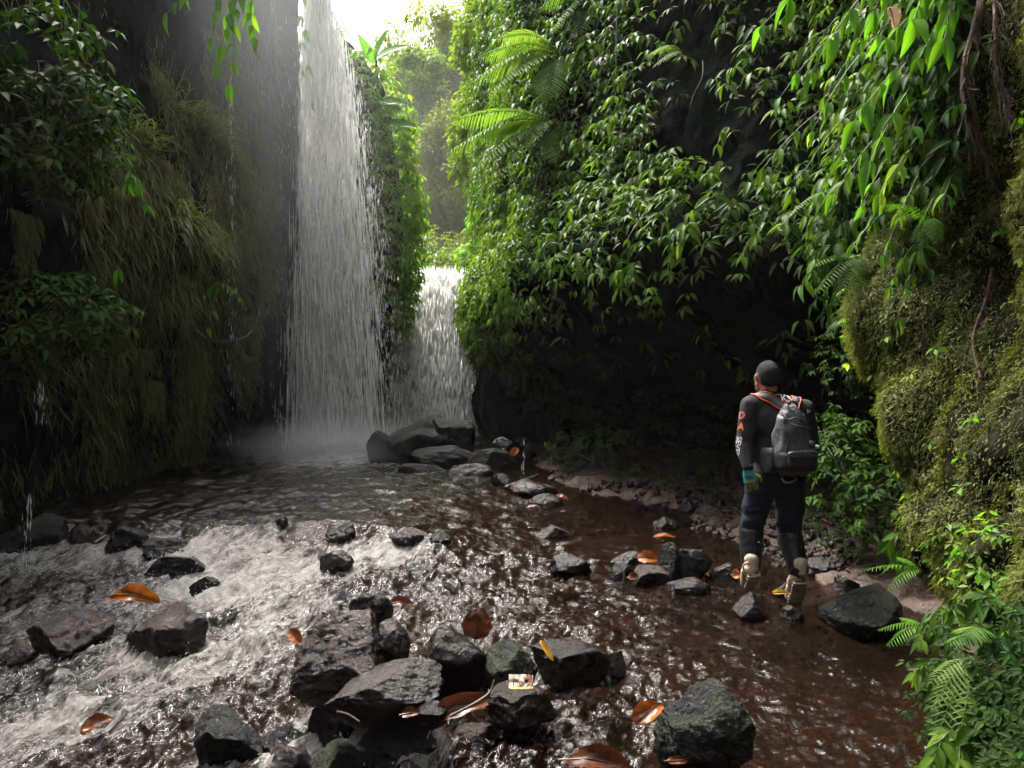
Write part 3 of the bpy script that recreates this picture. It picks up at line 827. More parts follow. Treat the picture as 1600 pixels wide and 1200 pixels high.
# leafy buttress behind the tall fall
mb = MB()
p, nn, tot = on_cliff(BP, BN, 5600, lambda c: smooth(2.6, 3.4, c[:, 2] + 0.4 * nz(c, .9, 430)) * (0.5 + 0.6 * smooth(-.3, .2, nz(c, .8, 431))))
sprays(mb, p, nn, 0.19, 4, 0.50, 0.8, TPL_MID, np.clip(0.82 + 0.2 * rng.normal(size=len(p)), 0, 1))  # tint raised to paint in the backlit glow of these leaves
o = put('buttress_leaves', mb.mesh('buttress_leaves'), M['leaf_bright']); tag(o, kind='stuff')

# near right wall: moss in three sizes
def mask_nw(c): return smooth(5.35, 4.95, c[:, 1]) * smooth(-0.1, 0.15, c[:, 2])
mb = MB()
def holes(c): return smooth(-0.40, -0.06, nz(c, [2.3, 2.3, 1.5], 440, 4))
for n_, sz, out, tp in ((150000, 0.0135, 0.05, TPL_TINY), (70000, 0.021, 0.06, TPL_TINY), (26000, 0.045, 0.06, TPL_STRAND)):
    p, nn, tot = on_cliff(RP, RN, n_, lambda c: mask_nw(c) * (0.14 + holes(c)) * (0.35 + 0.65 * smooth(3.2, 2.4, c[:, 2])), 0.15)
    q = p + nn * (out * (0.2 + 1.0 * np.clip(0.5 + nz(p, 6.0, 441, 2), 0, 1)))[:, None] + rng.normal(size=p.shape) * 0.012
    tip = nrm(nn * 0.5 + DOWN * rnd(len(p), 0.2, 1.3)[:, None] + 0.6 * rvec(len(p)))
    tn = np.clip(0.58 + 0.55 * nz(p, 2.2, 442) + 0.16 * rng.normal(size=len(p)), 0, 1)
    inst(q, tip, nn + np.array([0, 0, .6]) + .4 * rvec(len(p)), sz * rnd(len(p), 0.5, 1.5), tp, tn, mb)
o = put('wall_moss', mb.mesh('wall_moss'), M['moss']); tag(o, kind='stuff')
# small leaves growing through the moss of the near wall
mb = MB()
p, nn, tot = on_cliff(RP, RN, 480, lambda c: mask_nw(c) * (0.1 + smooth(0.0, 0.4, nz(c, 1.7, 450))) , 0.1)
sprays(mb, p, nn, 0.055, 4, 0.07, 0.6, TPL_TINY, np.clip(0.6 + 0.25 * rng.normal(size=len(p)), 0, 1))
o = put('moss_leaves', mb.mesh('moss_leaves'), M['leaf_bright']); tag(o, kind='stuff')

# leaves clothing the top of the near right wall
mb = MB()
p, nn, tot = on_cliff(RP, RN, 1500, lambda c: smooth(4.0, 4.4, c[:, 1]) * smooth(7.4, 6.6, c[:, 1]) * smooth(2.2, 2.7, c[:, 2] + .3 * nz(c, 1.2, 455)) * (0.4 + smooth(-.2, .2, nz(c, 1.2, 456))), 0.1)
sprays(mb, p, nn, 0.13, 4, 0.32, 0.9, TPL_BROAD, np.clip(0.4 + 0.22 * rng.normal(size=len(p)), 0, 1))
o = put('wall_leaves', mb.mesh('wall_leaves'), M['leaf_shaded']); tag(o, kind='stuff')  # darker leaf green paints shade in behind the near branches

# left cliff: mossy film of fine drooping blades, broken by bare wet rock
def mask_lm(c):
    px_, py_ = pxy(c)
    zone = smooth(60, 200, px_) * smooth(460, 380, px_) * smooth(30, 260, py_) * smooth(790, 680, py_)
    return zone * smooth(-0.25, 0.25, nz(c, [1.2, 1.2, 0.5], 460, 4)) + 0.12 * smooth(0.1, 0.4, nz(c, [1.2, 1.2, 0.5], 461, 4))
mb = MB()
p, nn, tot = on_cliff(LP, LN, 110000, mask_lm, 0.1)
tip = nrm(nn * 0.25 + DOWN * rnd(len(p), 0.7, 1.7)[:, None] + 0.50 * rvec(len(p)))
tn = np.clip(0.45 + 0.6 * nz(p, 1.0, 462) + 0.15 * rng.normal(size=len(p)), 0, 1)
inst(p + nn * rnd(len(p), 0.0, 0.12)[:, None], tip, nn + .5 * rvec(len(p)), rnd(len(p), 0.05, 0.13) + .22 * rnd(len(p)) ** 4, TPL_STRAND, tn, mb)
o = put('cliff_moss', mb.mesh('cliff_moss'), M['hang_moss']); tag(o, kind='stuff')

# ------------------------------------------------------------------ hanging moss curtains on the left cliff
LBV = BVHTree.FromPolygons([Vector(v_) for v_ in LP[::4, ::3].reshape(-1, 3)],
                           [(i * LP[::4, ::3].shape[1] + j, (i + 1) * LP[::4, ::3].shape[1] + j, (i + 1) * LP[::4, ::3].shape[1] + j + 1, i * LP[::4, ::3].shape[1] + j + 1)
                            for i in range(LP[::4, ::3].shape[0] - 1) for j in range(LP[::4, ::3].shape[1] - 1)])
RPs = RP[::4, ::3]
RBV = BVHTree.FromPolygons([Vector(v_) for v_ in RPs.reshape(-1, 3)],
                           [(i * RPs.shape[1] + j, (i + 1) * RPs.shape[1] + j, (i + 1) * RPs.shape[1] + j + 1, i * RPs.shape[1] + j + 1)
                            for i in range(RPs.shape[0] - 1) for j in range(RPs.shape[1] - 1)])
def hit(bv, px, py, default=9.0):
    d_ = Vector(P(px, py, 1.0) - np.array([0, 0, CAM_Z])).normalized()
    loc, no_, idx, dist = bv.ray_cast(Vector((0, 0, CAM_Z)), d_)
    if loc is None: return P(px, py, default), np.array([0, -1, 0.])
    if no_.dot(d_) > 0: no_ = -no_
    return np.array(loc), np.array(no_)

def moss_curtain(px, py, L, W, label, mat='hang_moss', n=1300):
    c0, no_ = hit(LBV, px, py)
    Y = c0[1]; s = Y / FPX
    mb_ = MB(); n_ = n
    side = nrm(np.cross(no_, [0, 0, 1.0]))
    # several tails of different length
    k_ = 6
    tails = np.linspace(-0.5, 0.5, k_) + rnd(k_, -.06, .06); tl = rnd(k_, 0.3, 1.0)
    w_ = rng.integers(0, k_, n_)
    t = rnd(n_)
    t = t ** 1.6
    off = tails[w_] * W * s + rng.normal(size=n_) * W * s * 0.15 * (1.15 - t * 0.9)
    c = c0 + no_ * (0.10 + 0.10 * rnd(n_))[:, None] + side * off[:, None] + DOWN * (t * tl[w_] * L * s)[:, None]
    tip = nrm(DOWN + 0.35 * rvec(n_) + 0.2 * no_)
    inst(c, tip, no_ + .6 * rvec(n_), rnd(n_, 0.06, 0.17), TPL_STRAND, np.clip(rng.normal(size=n_) * .2 + rnd(1, .35, .8), 0, 1), mb_)
    o_ = put('hanging_moss', mb_.mesh('hanging_moss'), M[mat])
    tag(o_, label, 'moss', 'moss curtains hanging on the left cliff')
moss_curtain(240, 125, 320, 60, 'long olive moss curtain hanging from high on the dark left cliff')
moss_curtain(285, 170, 60, 50, 'rusty ochre moss tuft above the pale arching grass on the left cliff')
moss_curtain(190, 285, 130, 28, 'yellow moss tail hanging beside a darker stalactite of moss')
moss_curtain(160, 300, 80, 22, 'short pointed moss tail left of the yellow one on the left cliff')
moss_curtain(235, 255, 210, 26, 'mossy rope running down from the long olive curtain')
moss_curtain(14, 330, 105, 36, 'brown moss clump at the very left edge of the picture')
moss_curtain(128, 310, 90, 24, 'dim moss strand above the glossy leafy shrub on the left cliff')
moss_curtain(275, 430, 110, 44, 'brown root-like moss beard below the pale grass tuft')
moss_curtain(285, 540, 160, 60, 'wide olive beard of moss reaching almost to the stream')
moss_curtain(205, 545, 50, 26, 'small bright moss knob ending a mossy bough on the left cliff')
moss_curtain(220, 590, 80, 40, 'fringed moss tail under the small bright moss knob')
moss_curtain(340, 60, 200, 60, 'wet moss streak behind the hanging leaves near the top of the left cliff')
moss_curtain(378, 130, 60, 20, 'small tan moss patch close to the tall waterfall')

def grass_tuft(px, py, L, n_, label, spread=1.0):
    c0, no_ = hit(LBV, px, py)
    mb_ = MB()
    side = nrm(np.cross(no_, [0, 0, 1.0]))
    c = c0 + no_ * 0.05 + side * (rng.normal(size=n_) * 0.16 * spread)[:, None] + np.array([0, 0, 1.]) * (rng.normal(size=n_) * 0.10 * spread)[:, None]
    tip = nrm(no_ * 0.9 + side * (rng.normal(size=n_) * 0.5 + 0.25)[:, None] + np.array([0, 0, 1.]) * rnd(n_, 0.0, 0.6)[:, None])
    inst(c, tip, np.repeat([[0, 0, 1.0]], n_, 0) + .2 * rvec(n_), L * rnd(n_, 0.6, 1.25), TPL_BLADE, np.clip(0.55 + .25 * rng.normal(size=n_), 0, 1), mb_)
    o_ = put('grass_tuft', mb_.mesh('grass_tuft'), M['grass']); tag(o_, label, 'grass', 'grass tufts on the left cliff')
grass_tuft(300, 205, 0.55, 260, 'largest pale arching grass tuft halfway up the left cliff', 1.6)
grass_tuft(340, 235, 0.5, 120, 'thin grass tuft on the right shoulder of the pale arching tuft')
grass_tuft(285, 360, 0.5, 240, 'brown-tipped grass tuft in the middle of the left cliff', 1.5)
grass_tuft(325, 400, 0.45, 120, 'small grass tuft beside the thin trickle on the left cliff')
grass_tuft(255, 465, 0.45, 140, 'drooping grass tuft above the wide olive moss beard')
grass_tuft(215, 220, 0.45, 130, 'dim grass tuft left of the long olive moss curtain')
grass_tuft(60, 540, 0.45, 160, 'silvery grass tuft hanging under the glossy shrub on the left', 1.4)
grass_tuft(20, 590, 0.45, 110, 'sparse grass tuft low at the left edge of the picture')
grass_tuft(30, 280, 0.4, 90, 'curled grass blades over the brown moss clump at the left edge')

# ------------------------------------------------------------------ plants with stems and leaves
def plant(name, label, cat, origin, ends, leaf, mat, tpl=TPL_BROAD, per=9, group=None, droop=0.8, wob=0.15, stem_r=0.006, tint=0.55, sag=0.25, both=True):
    """origin, list of end points: one arching shoot to each end, leaves on both sides"""
    root = empty(name, tuple(origin)); tag(root, label, cat, group)
    sm = MB(); lm = MB()
    origin = np.asarray(origin, float)
    for e in ends:
        e = np.asarray(e, float)
        t = np.linspace(0, 1, 10)
        L = np.linalg.norm(e - origin)
        pts = origin + (e - origin) * t[:, None] + np.array([0, 0, 1.0]) * (np.sin(np.pi * t) * sag * L)[:, None] + fbm(np.stack([t * 2, t * 0 + e[0] * 7, t * 0 + e[2] * 5], -1), 500, 2)[:, None] * np.array([1, 1, .5]) * wob * L * t[:, None]
        sm.tube(pts, np.linspace(stem_r, stem_r * 0.4, 10), 5)
        tl = np.linspace(0.18, 1.0, per)
        c = np.stack([np.interp(tl, t, pts[:, q]) for q in range(3)], -1)
        T = nrm(np.stack([np.interp(tl, t, nrm(np.gradient(pts, axis=0))[:, q]) for q in range(3)], -1))
        S = nrm(np.cross(T, [0, 0, 1.0]))
        for sgn in ((-1, 1) if both else (1,)):
            m = len(c)
            tip = nrm(S * sgn * rnd(m, 0.3, 0.9)[:, None] + T * 0.65 + DOWN * (droop * rnd(m, 0.5, 1.4))[:, None] + 0.25 * rvec(m))
            hint = np.array([0, -0.35, 0.9]) + 0.35 * rvec(m)
            inst(c, tip, hint, leaf * rnd(m, 0.55, 1.2), tpl, np.clip(tint + 0.2 * rng.normal(size=m), 0, 1), lm)
    child_mesh('stem', sm, M['stem'], root)
    child_mesh('foliage', lm, M[mat], root)
    return root

GB = 'leafy branches hanging from the near right wall'
def nb_(px, py, Y): return P(px, py, Y)
NB = [  # origin px,py,Y ; ends ; leaf ; label
    ((1560, -60, 4.6), [(1200, 40, 4.4), (1280, 110, 4.3), (1330, 60, 4.2)], 0.26, 'bright drip-tipped branch reaching furthest over the gorge at the top'),
    ((1500, 40, 4.9), [(1230, 150, 4.7), (1270, 205, 4.6)], 0.24, 'leafy branch with a bare curved twig just below the topmost branch'),
    ((1540, 120, 4.6), [(1330, 190, 4.3), (1365, 250, 4.2), (1420, 200, 4.1)], 0.27, 'branch of long pointed green leaves left of the reddish root'),
    ((1540, 40, 4.3), [(1390, 60, 4.1), (1440, 90, 4.0)], 0.25, 'branch of broad leaves around the pale dead leaf'),
    ((1520, 200, 4.9), [(1310, 300, 4.6), (1350, 320, 4.5)], 0.20, 'branch of drooping oval leaves under the long pointed leaves'),
    ((1500, 250, 4.7), [(1380, 300, 4.3), (1410, 330, 4.3)], 0.22, 'branch ending in one large yellowish leaf near the moss edge'),
    ((1530, 290, 4.4), [(1440, 340, 4.15), (1480, 300, 4.0)], 0.17, 'short leafy branch where the leaves meet the mossy wall'),
    ((1460, 330, 4.9), [(1330, 385, 4.6), (1380, 400, 4.5)], 0.17, 'low leafy branch above the dark green fern by the overhang'),
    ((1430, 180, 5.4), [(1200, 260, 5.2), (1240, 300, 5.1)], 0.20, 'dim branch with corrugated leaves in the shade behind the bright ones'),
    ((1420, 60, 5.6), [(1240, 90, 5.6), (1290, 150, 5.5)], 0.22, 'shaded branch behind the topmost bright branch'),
    ((1500, -40, 4.0), [(1480, 60, 3.8), (1430, 30, 3.8)], 0.26, 'short branch with hanging tapering leaves at the top near the root'),
    ((1470, 380, 4.6), [(1390, 450, 4.45), (1405, 500, 4.4)], 0.15, 'trailing branch along the upper left edge of the mossy wall'),
]
for (ox, oy, oY), ends, lf, lab in NB:
    plant('leafy_branch', lab, 'branch', P(ox, oy, oY), [P(*e) for e in ends], lf * 0.68, 'leaf_bright' if 'dim' not in lab and 'shaded' not in lab else 'leaf', TPL_BROAD, 9, GB, 0.85, 0.12, 0.006, 0.5 if 'yellow' not in lab else .8)  # shade painted in: dim and shaded branches get the darker leaf colour

# sprigs along the edge of the overhang
GS = 'leafy sprigs along the edge of the overhang'
SP = [((870, 360), (840, 410), 'sprig drooping at the far left end of the overhang'), ((900, 300), (870, 330), 'pale sprig above the far left end of the overhang'),
      ((930, 330), (890, 385), 'sprig of folded leaves hanging second from the far end of the overhang'), ((960, 280), (925, 320), 'sprig of five light leaves on the face of the creeper wall'),
      ((1010, 290), (965, 310), 'bright sprig sticking out sideways over the dark hollow'), ((990, 330), (945, 360), 'small sprig low over the middle of the overhang'),
      ((1040, 340), (985, 372), 'lone leafy sprig hanging lowest over the black cave'), ((1080, 310), (1040, 345), 'sprig of large dark leaves in the middle of the overhang'),
      ((1110, 340), (1065, 380), 'sprig with corrugated grey-green leaves over the cave mouth'), ((1140, 270), (1110, 275), 'greyish sprig in front of the dark hollow'),
      ((1150, 215), (1120, 225), 'pair of rounded leaves lit against the dark hollow'), ((1160, 325), (1135, 350), 'dim sprig right of the corrugated leaves'),
      ((880, 240), (835, 260), 'yellow-green sprig beneath the lowest tree fern frond'), ((940, 200), (905, 225), 'sprig of yellow-green leaves high on the creeper wall'),
      ((1000, 120), (960, 150), 'bright green sprig near the top of the creeper wall'), ((960, 60), (925, 95), 'topmost bright sprig on the creeper wall'),
      ((1020, 200), (985, 235), 'sprig below the dry brown frond on the creeper wall'), ((1200, 380), (1160, 400), 'narrow-leaved sprig above the cave, next to the small pale frond'),
      ((1230, 330), (1185, 365), 'fan of dark narrow leaves under the dim corrugated branch'), ((1060, 400), (1045, 420), 'tiny sprig at the lowest point of the cave roof')]
for (a, b_), (c_, d_), lab in SP:
    p0, n0 = hit(RBV, a, b_, 9.5)
    Y0 = p0[1] - 0.15
    plant('leafy_sprig', lab, 'sprig', P(a, b_, Y0 + 0.1), [P(c_, d_, Y0 - 0.25)], 0.17, 'leaf', TPL_MID, 4, GS, 0.7, 0.1, 0.005, 0.72, 0.3)

# ferns
def frond(mb_, base, tip, arch, pw_, n_=22, up=(0, 0, 1), tint=0.5, sub=True):
    base = np.asarray(base, float); tip = np.asarray(tip, float)
    L = np.linalg.norm(tip - base)
    t = np.linspace(0, 1, n_)
    pts = base + (tip - base) * t[:, None] + np.asarray(up, float) * (np.sin(np.pi * t ** 0.8) * arch * L)[:, None]
    T = nrm(np.gradient(pts, axis=0))
    S = nrm(np.cross(T, np.asarray(up, float) + 0.1)); N = np.cross(S, T)
    mb_.tube(pts, np.linspace(0.007, 0.002, n_) * max(L, .3), 4, tint, cap=False)
    prof = np.sin(np.pi * np.clip(t * 0.93 + 0.07, 0, 1)) ** 0.7
    for sgn in (-1, 1):
        m = n_ - 2
        c = pts[1:-1]
        tp_ = nrm(S[1:-1] * sgn + T[1:-1] * 0.45 + DOWN * 0.25 + 0.06 * rvec(m))
        inst(c, tp_, N[1:-1] + 0.1 * rvec(m), pw_ * prof[1:-1] + 0.004, (TPL_FR[0] * np.array([1, 1, 1]), TPL_FR[1]), np.clip(tint + 0.12 * rng.normal(size=m), 0, 1), mb_)
TPL_FR = leaf_tpl(4, 0.062, 0.03, 0.18)
def fern(label, crown, tips, pw_, mat='fern', n_=24, arch=0.18, group='ferns on the gorge walls', tint=0.5, name='fern', cat='fern', stem=None):
    root = empty(name, tuple(crown)); tag(root, label, cat, group)
    for q in tips:
        mb_ = MB()
        frond(mb_, crown, q, arch * rng.uniform(.7, 1.3), pw_ * rng.uniform(.85, 1.15), n_, tint=tint + rng.uniform(-.12, .12))
        child_mesh('frond', mb_, M[mat], root)
    return root
fern('tree fern whose long fronds sweep left across the gap beside the creeper wall', P(872, 200, 11.6), [P(690, 245, 11.2), P(735, 270, 11.0), P(700, 190, 11.8), P(740, 215, 11.5), P(790, 260, 11), P(880, 260, 11)], 0.42, n_=34, tint=.7)
fern('tree fern with upper arching fronds over the gap, above the long sweeping one', P(880, 95, 11.8), [P(745, 90, 11.6), P(735, 130, 11.4), P(780, 60, 12), P(760, 150, 11.2), P(850, 160, 11)], 0.40, n_=32, tint=.6)
fern('fern high at the top of the creeper wall above the tree ferns', P(930, 0, 11.5), [P(840, 15, 11.3), P(860, 50, 11.2), P(900, 60, 11), P(960, 50, 11.2)], 0.34, n_=28)
fern('dry brown fern frond drooping on the creeper wall', P(1065, 85, 9.3), [P(1010, 88, 9.1), P(1020, 105, 9.0)], 0.16, n_=22, tint=0.98)
fern('dark green fern hanging at the mouth of the cave beside the mossy wall', P(1345, 405, 4.9), [P(1262, 420, 4.8), P(1270, 465, 4.7), P(1305, 480, 4.6), P(1325, 475, 4.6), P(1342, 470, 4.7)], 0.10, mat='leaf', n_=22, arch=0.12, tint=.5)
fern('single pale frond hanging diagonally below the narrow leaves', P(1290, 300, 4.9), [P(1215, 355, 4.8)], 0.05, n_=24, arch=0.12, tint=.8)
fern('thin dim frond below the dark green fern', P(1318, 505, 5.0), [P(1288, 530, 4.9), P(1300, 515, 4.9)], 0.05, mat='leaf', n_=16)
fern('small bright fern at the upper edge of the mossy wall', P(1455, 345, 4.2), [P(1425, 380, 4.1), P(1440, 390, 4.1), P(1465, 385, 4.0), P(1385, 350, 4.2), P(1370, 320, 4.2)], 0.07, mat='leaf_bright', n_=18, tint=.35)
fern('fern at the bottom right corner with one large pale frond', P(1530, 1040, 3.1), [P(1455, 1110, 2.95), P(1462, 1160, 2.9), P(1500, 1150, 2.85), P(1550, 1120, 2.85), P(1450, 1070, 3.0)], 0.08, mat='fern', n_=18, tint=.7)
fern('fern arching over the mossy boulder beside the near wall', P(1450, 985, 3.75), [P(1370, 985, 3.8), P(1385, 1010, 3.7), P(1405, 965, 3.8), P(1440, 1020, 3.6)], 0.06, mat='leaf_bright', n_=18, tint=.55)
fern('slim fern with narrow leaflets above the one arching over the boulder', P(1440, 895, 4.05), [P(1345, 892, 4.1), P(1385, 925, 4.0), P(1400, 870, 4.1)], 0.06, mat='leaf_bright', n_=16, tint=.6)
fern('low fern among the plants at the foot of the near wall', P(1550, 1000, 3.0), [P(1480, 1005, 2.95), P(1500, 990, 2.9), P(1560, 1060, 2.85)], 0.08, mat='fern', n_=18, tint=.4)

# plants at the foot of the near wall
GP = 'small plants at the foot of the near right wall'
FP = [((1430, 850, 4.35), [(1390, 845, 4.3), (1400, 880, 4.25), (1440, 880, 4.2)], 0.10, 'plant with long pointed leaves at the lower edge of the moss', 'leaf'),
      ((1475, 960, 3.6), [(1440, 1000, 3.5), (1470, 1010, 3.45), (1500, 990, 3.4)], 0.10, 'leafy plant right of the arching fern at the water edge', 'leaf'),
      ((1490, 1060, 3.35), [(1435, 1050, 3.3), (1470, 1090, 3.2), (1510, 1080, 3.1)], 0.13, 'plant with broad glossy leaves leaning over the brown water', 'leaf'),
      ((1560, 1110, 2.95), [(1520, 1130, 2.85), (1570, 1160, 2.8), (1600, 1140, 2.8)], 0.11, 'dark leafy plant in the bottom right corner behind the pale frond', 'leaf'),
      ((1500, 1150, 2.95), [(1460, 1185, 2.85), (1500, 1200, 2.8), (1540, 1190, 2.8)], 0.10, 'lowest leafy plant at the bottom edge by the mossy foot of the wall', 'leaf'),
      ((1570, 960, 3.1), [(1530, 940, 3.05), (1545, 985, 3.0), (1600, 985, 2.95)], 0.10, 'shaded plant in the dark hollow under the moss', 'leaf_shaded')]
for (ox, oy, oY), ends, lf, lab, mt in FP:
    plant('small_plant', lab, 'plant', P(ox, oy, oY), [P(*e) for e in ends], lf, mt, TPL_MID, 7, GP, 0.5, 0.1, 0.004, 0.55, 0.3)
mb = MB()
n = 520
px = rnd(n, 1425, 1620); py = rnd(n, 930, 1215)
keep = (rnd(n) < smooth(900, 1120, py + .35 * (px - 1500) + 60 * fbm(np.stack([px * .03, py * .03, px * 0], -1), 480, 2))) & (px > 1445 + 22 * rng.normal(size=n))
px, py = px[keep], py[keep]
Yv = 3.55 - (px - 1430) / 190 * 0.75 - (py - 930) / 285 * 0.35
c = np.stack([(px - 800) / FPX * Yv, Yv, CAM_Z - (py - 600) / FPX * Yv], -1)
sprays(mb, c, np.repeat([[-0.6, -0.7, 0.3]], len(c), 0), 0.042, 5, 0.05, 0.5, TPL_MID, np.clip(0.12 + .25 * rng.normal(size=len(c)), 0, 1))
o = put('bank_leaves', mb.mesh('bank_leaves'), M['leaf_shaded']); tag(o, kind='stuff')  # low tint and dark green paint the shade of this corner

# shrub on the bank behind the man
def shrub(name, label, cat, boxes, n_, leaf, mat, group=None, per=5, tint=0.5, tpl=TPL_MID):
    """boxes: ellipsoids (centre, radii) of one bushy plant"""
    root = empty(name, tuple(np.mean([b[0] for b in boxes], 0) - np.array([0, 0, boxes[0][1][2]]))); tag(root, label, cat, group)
    lm = MB(); sm = MB()
    base = np.array(root.location)
    for cen, rad in boxes:
        cen = np.asarray(cen, float); rad = np.asarray(rad, float)
        d_ = rvec(n_); r_ = rnd(n_, 0.35, 1.0) ** 0.5
        c = cen + d_ * rad * (r_ * (1 + 0.25 * fbm(d_ * 2 + cen, 610, 2)))[:, None]
        sprays(lm, c, d_ * np.array([1, 1, .6]), leaf, per, 0.04, 0.5, tpl, np.clip(tint + 0.3 * fbm(c * 2.5, 611, 2) + .12 * rng.normal(size=n_), 0, 1))
        for q in range(5):
            e = cen + rvec(1)[0] * rad * 0.6
            t = np.linspace(0, 1, 6)[:, None]
            sm.tube(base + (e - base) * t + np.array([0, 0, 0.1]) * np.sin(np.pi * t), np.linspace(0.012, 0.004, 6), 5)
    child_mesh('stem', sm, M['stem'], root); child_mesh('foliage', lm, M[mat], root)
    return root
shrub('bank_shrub', 'leafy green shrub on the mud bank right behind the man', 'shrub', [(P(1330, 735, 6.2), (.32, .45, .42)), (P(1380, 780, 5.9), (.28, .35, .35)), (P(1300, 690, 6.6), (.25, .4, .25))], 130, 0.075, 'leaf_shaded', tint=.75)
shrub('bank_shrub', 'dim shrub at the dark foot of the overhang left of the man', 'shrub', [(P(900, 700, 11.2), (.5, .4, .3)), (P(960, 690, 10.6), (.45, .4, .25))], 90, 0.075, 'leaf_shaded', tint=.5)
shrub('bank_shrub', 'brownish shrub in the gloom above the leafy green one', 'shrub', [(P(1330, 560, 6.9), (.35, .4, .3))], 120, 0.06, 'leaf_shaded', tint=.7)
shrub('cliff_shrub', 'glossy dark-leaved shrub jutting from the left cliff at mid height', 'shrub', [(P(70, 480, 7.0), (.55, .45, .40)), (P(140, 500, 7.3), (.40, .4, .32)), (P(20, 510, 6.8), (.4, .4, .35))], 95, 0.125, 'leaf_shaded', tint=.6, per=4)
shrub('cliff_shrub', 'large shadowy shrub hanging at the top left corner', 'shrub', [(P(70, 90, 7.0), (.6, .5, .6)), (P(30, 200, 6.9), (.5, .5, .45)), (P(110, 170, 7.2), (.5, .4, .4))], 85, 0.15, 'leaf_shaded', tint=.3, per=4)
shrub('cliff_shrub', 'shrub with a few lit yellowish leaves under the shadowy corner shrub', 'shrub', [(P(140, 235, 7.4), (.35, .35, .35)), (P(70, 260, 7.0), (.4, .35, .25))], 60, 0.13, 'leaf_shaded', tint=.75, per=4)
plant('leafy_branch', 'bright leafy branch hanging at the top of the left cliff beside the waterfall', 'branch', P(385, -70, 10.5), [P(320, 60, 10.2), P(345, 100, 10.2), P(365, 130, 10.2), P(270, 20, 10.3), P(390, 60, 10.4)], 0.27, 'leaf_bright', TPL_BROAD, 8, 'leafy branches on the left cliff', 0.9, .08, .006, .55, .1)
plant('leafy_branch', 'sparse branch of pale leaves dangling in front of the tall waterfall', 'branch', P(470, -40, 14.3), [P(478, 110, 14.2), P(485, 160, 14.2)], 0.22, 'leaf_bright', TPL_BROAD, 4, 'leafy branches on the left cliff', 0.9, .08, .006, .75, .02)
plant('leafy_branch', 'few single green leaves hanging on thin stalks beside the yellow moss tails', 'branch', P(200, 270, 8.2), [P(225, 320, 8.0), P(215, 290, 8.0), P(190, 420, 8.0)], 0.19, 'leaf_bright', TPL_BROAD, 3, 'leafy branches on the left cliff', 0.9, .08, .006, .25, .1)
plant('leafy_branch', 'little leafy branch by the thin trickle low on the left cliff', 'branch', P(345, 440, 10.2), [P(320, 460, 10.0), P(372, 465, 10.0), P(330, 510, 10.0)], 0.15, 'leaf_bright', TPL_MID, 4, 'leafy branches on the left cliff', 0.7, .08, .005, .4, .1)
# broad banana-like leaves beside the bright buttress
def big_leaf(mb_, base, tip, wid, tint):
    c = np.asarray([base], float); v_ = np.asarray(tip, float) - base
    inst(c, v_[None], np.array([[-.2, -0.8, .6]]), np.array([np.linalg.norm(v_)]), leaf_tpl(10, wid, .06, .18), np.array([tint]), mb_)
root = empty('banana_plant', tuple(P(590, 120, 17.5))); tag(root, 'banana plant with large paddle leaves on top of the bright leafy buttress', 'plant')
for a, b_ in (((588, 90), (636, 62)), ((585, 95), (600, 40)), ((590, 160), (635, 155)), ((600, 195), (650, 190)), ((585, 100), (560, 50))):
    mb = MB(); big_leaf(mb, P(a[0], a[1], 17.4), P(b_[0], b_[1], 17.0), 0.2, .45); child_mesh('leaf', mb, M['leaf_bright'], root)
mb = MB(); mb.tube([P(592, 320, 17.9), P(590, 200, 17.6), P(588, 95, 17.4)], [.09, .07, .03], 8); child_mesh('stem', mb, M['stem'], root)

# vines and roots
def vine(name, pts, r, label, cat='vine', mat='vine', hairs=0, group=None):
    mb_ = MB(); C = catmull(pts, 40)
    mb_.tube(C, np.linspace(r, r * .7, 40) * (1 + .25 * fbm(C * 9, 77, 2)), 6)
    for q in range(hairs):
        i = rng.integers(2, 38); e = C[i] + np.array([rng.normal() * .04, -abs(rng.normal()) * .03, -rng.uniform(.03, .22)])
        mb_.tube([C[i], (C[i] + e) / 2 + rng.normal(size=3) * .01, e], [r * .3, r * .22, r * .1], 4)
    o_ = put(name, mb_.mesh(name), M[mat]); tag(o_, label, cat, group)
vine('vine', [P(428, 40, 12.8), P(431, 130, 12.7), P(434, 205, 12.6), P(428, 220, 12.6)], .010, 'thin pale vine hanging straight left of the tall waterfall')
vine('vine', [P(312, 520, 9.8), P(330, 532, 9.7), P(355, 533, 9.7), P(385, 525, 10), P(400, 505, 10.6), P(408, 475, 11)], .005, 'slack pale vine looping low across the left cliff')
vine('vine', [P(465, 190, 13.6), P(450, 245, 13.5), P(432, 290, 13.4), P(428, 300, 13.3)], .007, 'slanting leafless vine crossing towards the tall waterfall')
vine('vine', [P(1098, 95, 8.8), P(1097, 120, 8.7), P(1085, 145, 8.7), P(1078, 165, 8.7)], .005, 'grey vine dangling in the dark hollow of the creeper wall')
vine('vine', [P(964, -10, 9.6), P(963, 60, 9.6), P(962, 120, 9.6)], .008, 'straight hanging vine at the top of the creeper wall')
vine('hanging_root', [P(1545, -60, 3.9), P(1530, 20, 3.85), P(1512, 90, 3.9), P(1508, 150, 3.95), P(1525, 210, 4.0), P(1545, 260, 4.0)], .024, 'thick reddish aerial root hanging beside the leaves at top right', 'root', 'root', 60, 'aerial roots at top right')
vine('hanging_root', [P(1552, -60, 3.75), P(1556, 40, 3.7), P(1562, 120, 3.75), P(1580, 190, 3.8)], .012, 'thin dark aerial root with white flecks right of the thick one', 'root', 'root', 50, 'aerial roots at top right')
def onwall(*pts): return [hit(RBV, a, b_, 3.8)[0] + hit(RBV, a, b_, 3.8)[1] * .07 for a, b_ in pts]
vine('hanging_root', onwall((1560, 420), (1545, 470), (1530, 540), (1545, 600)), .010, 'knotted root showing through the moss of the near wall', 'root', 'root', 30, 'aerial roots at top right')
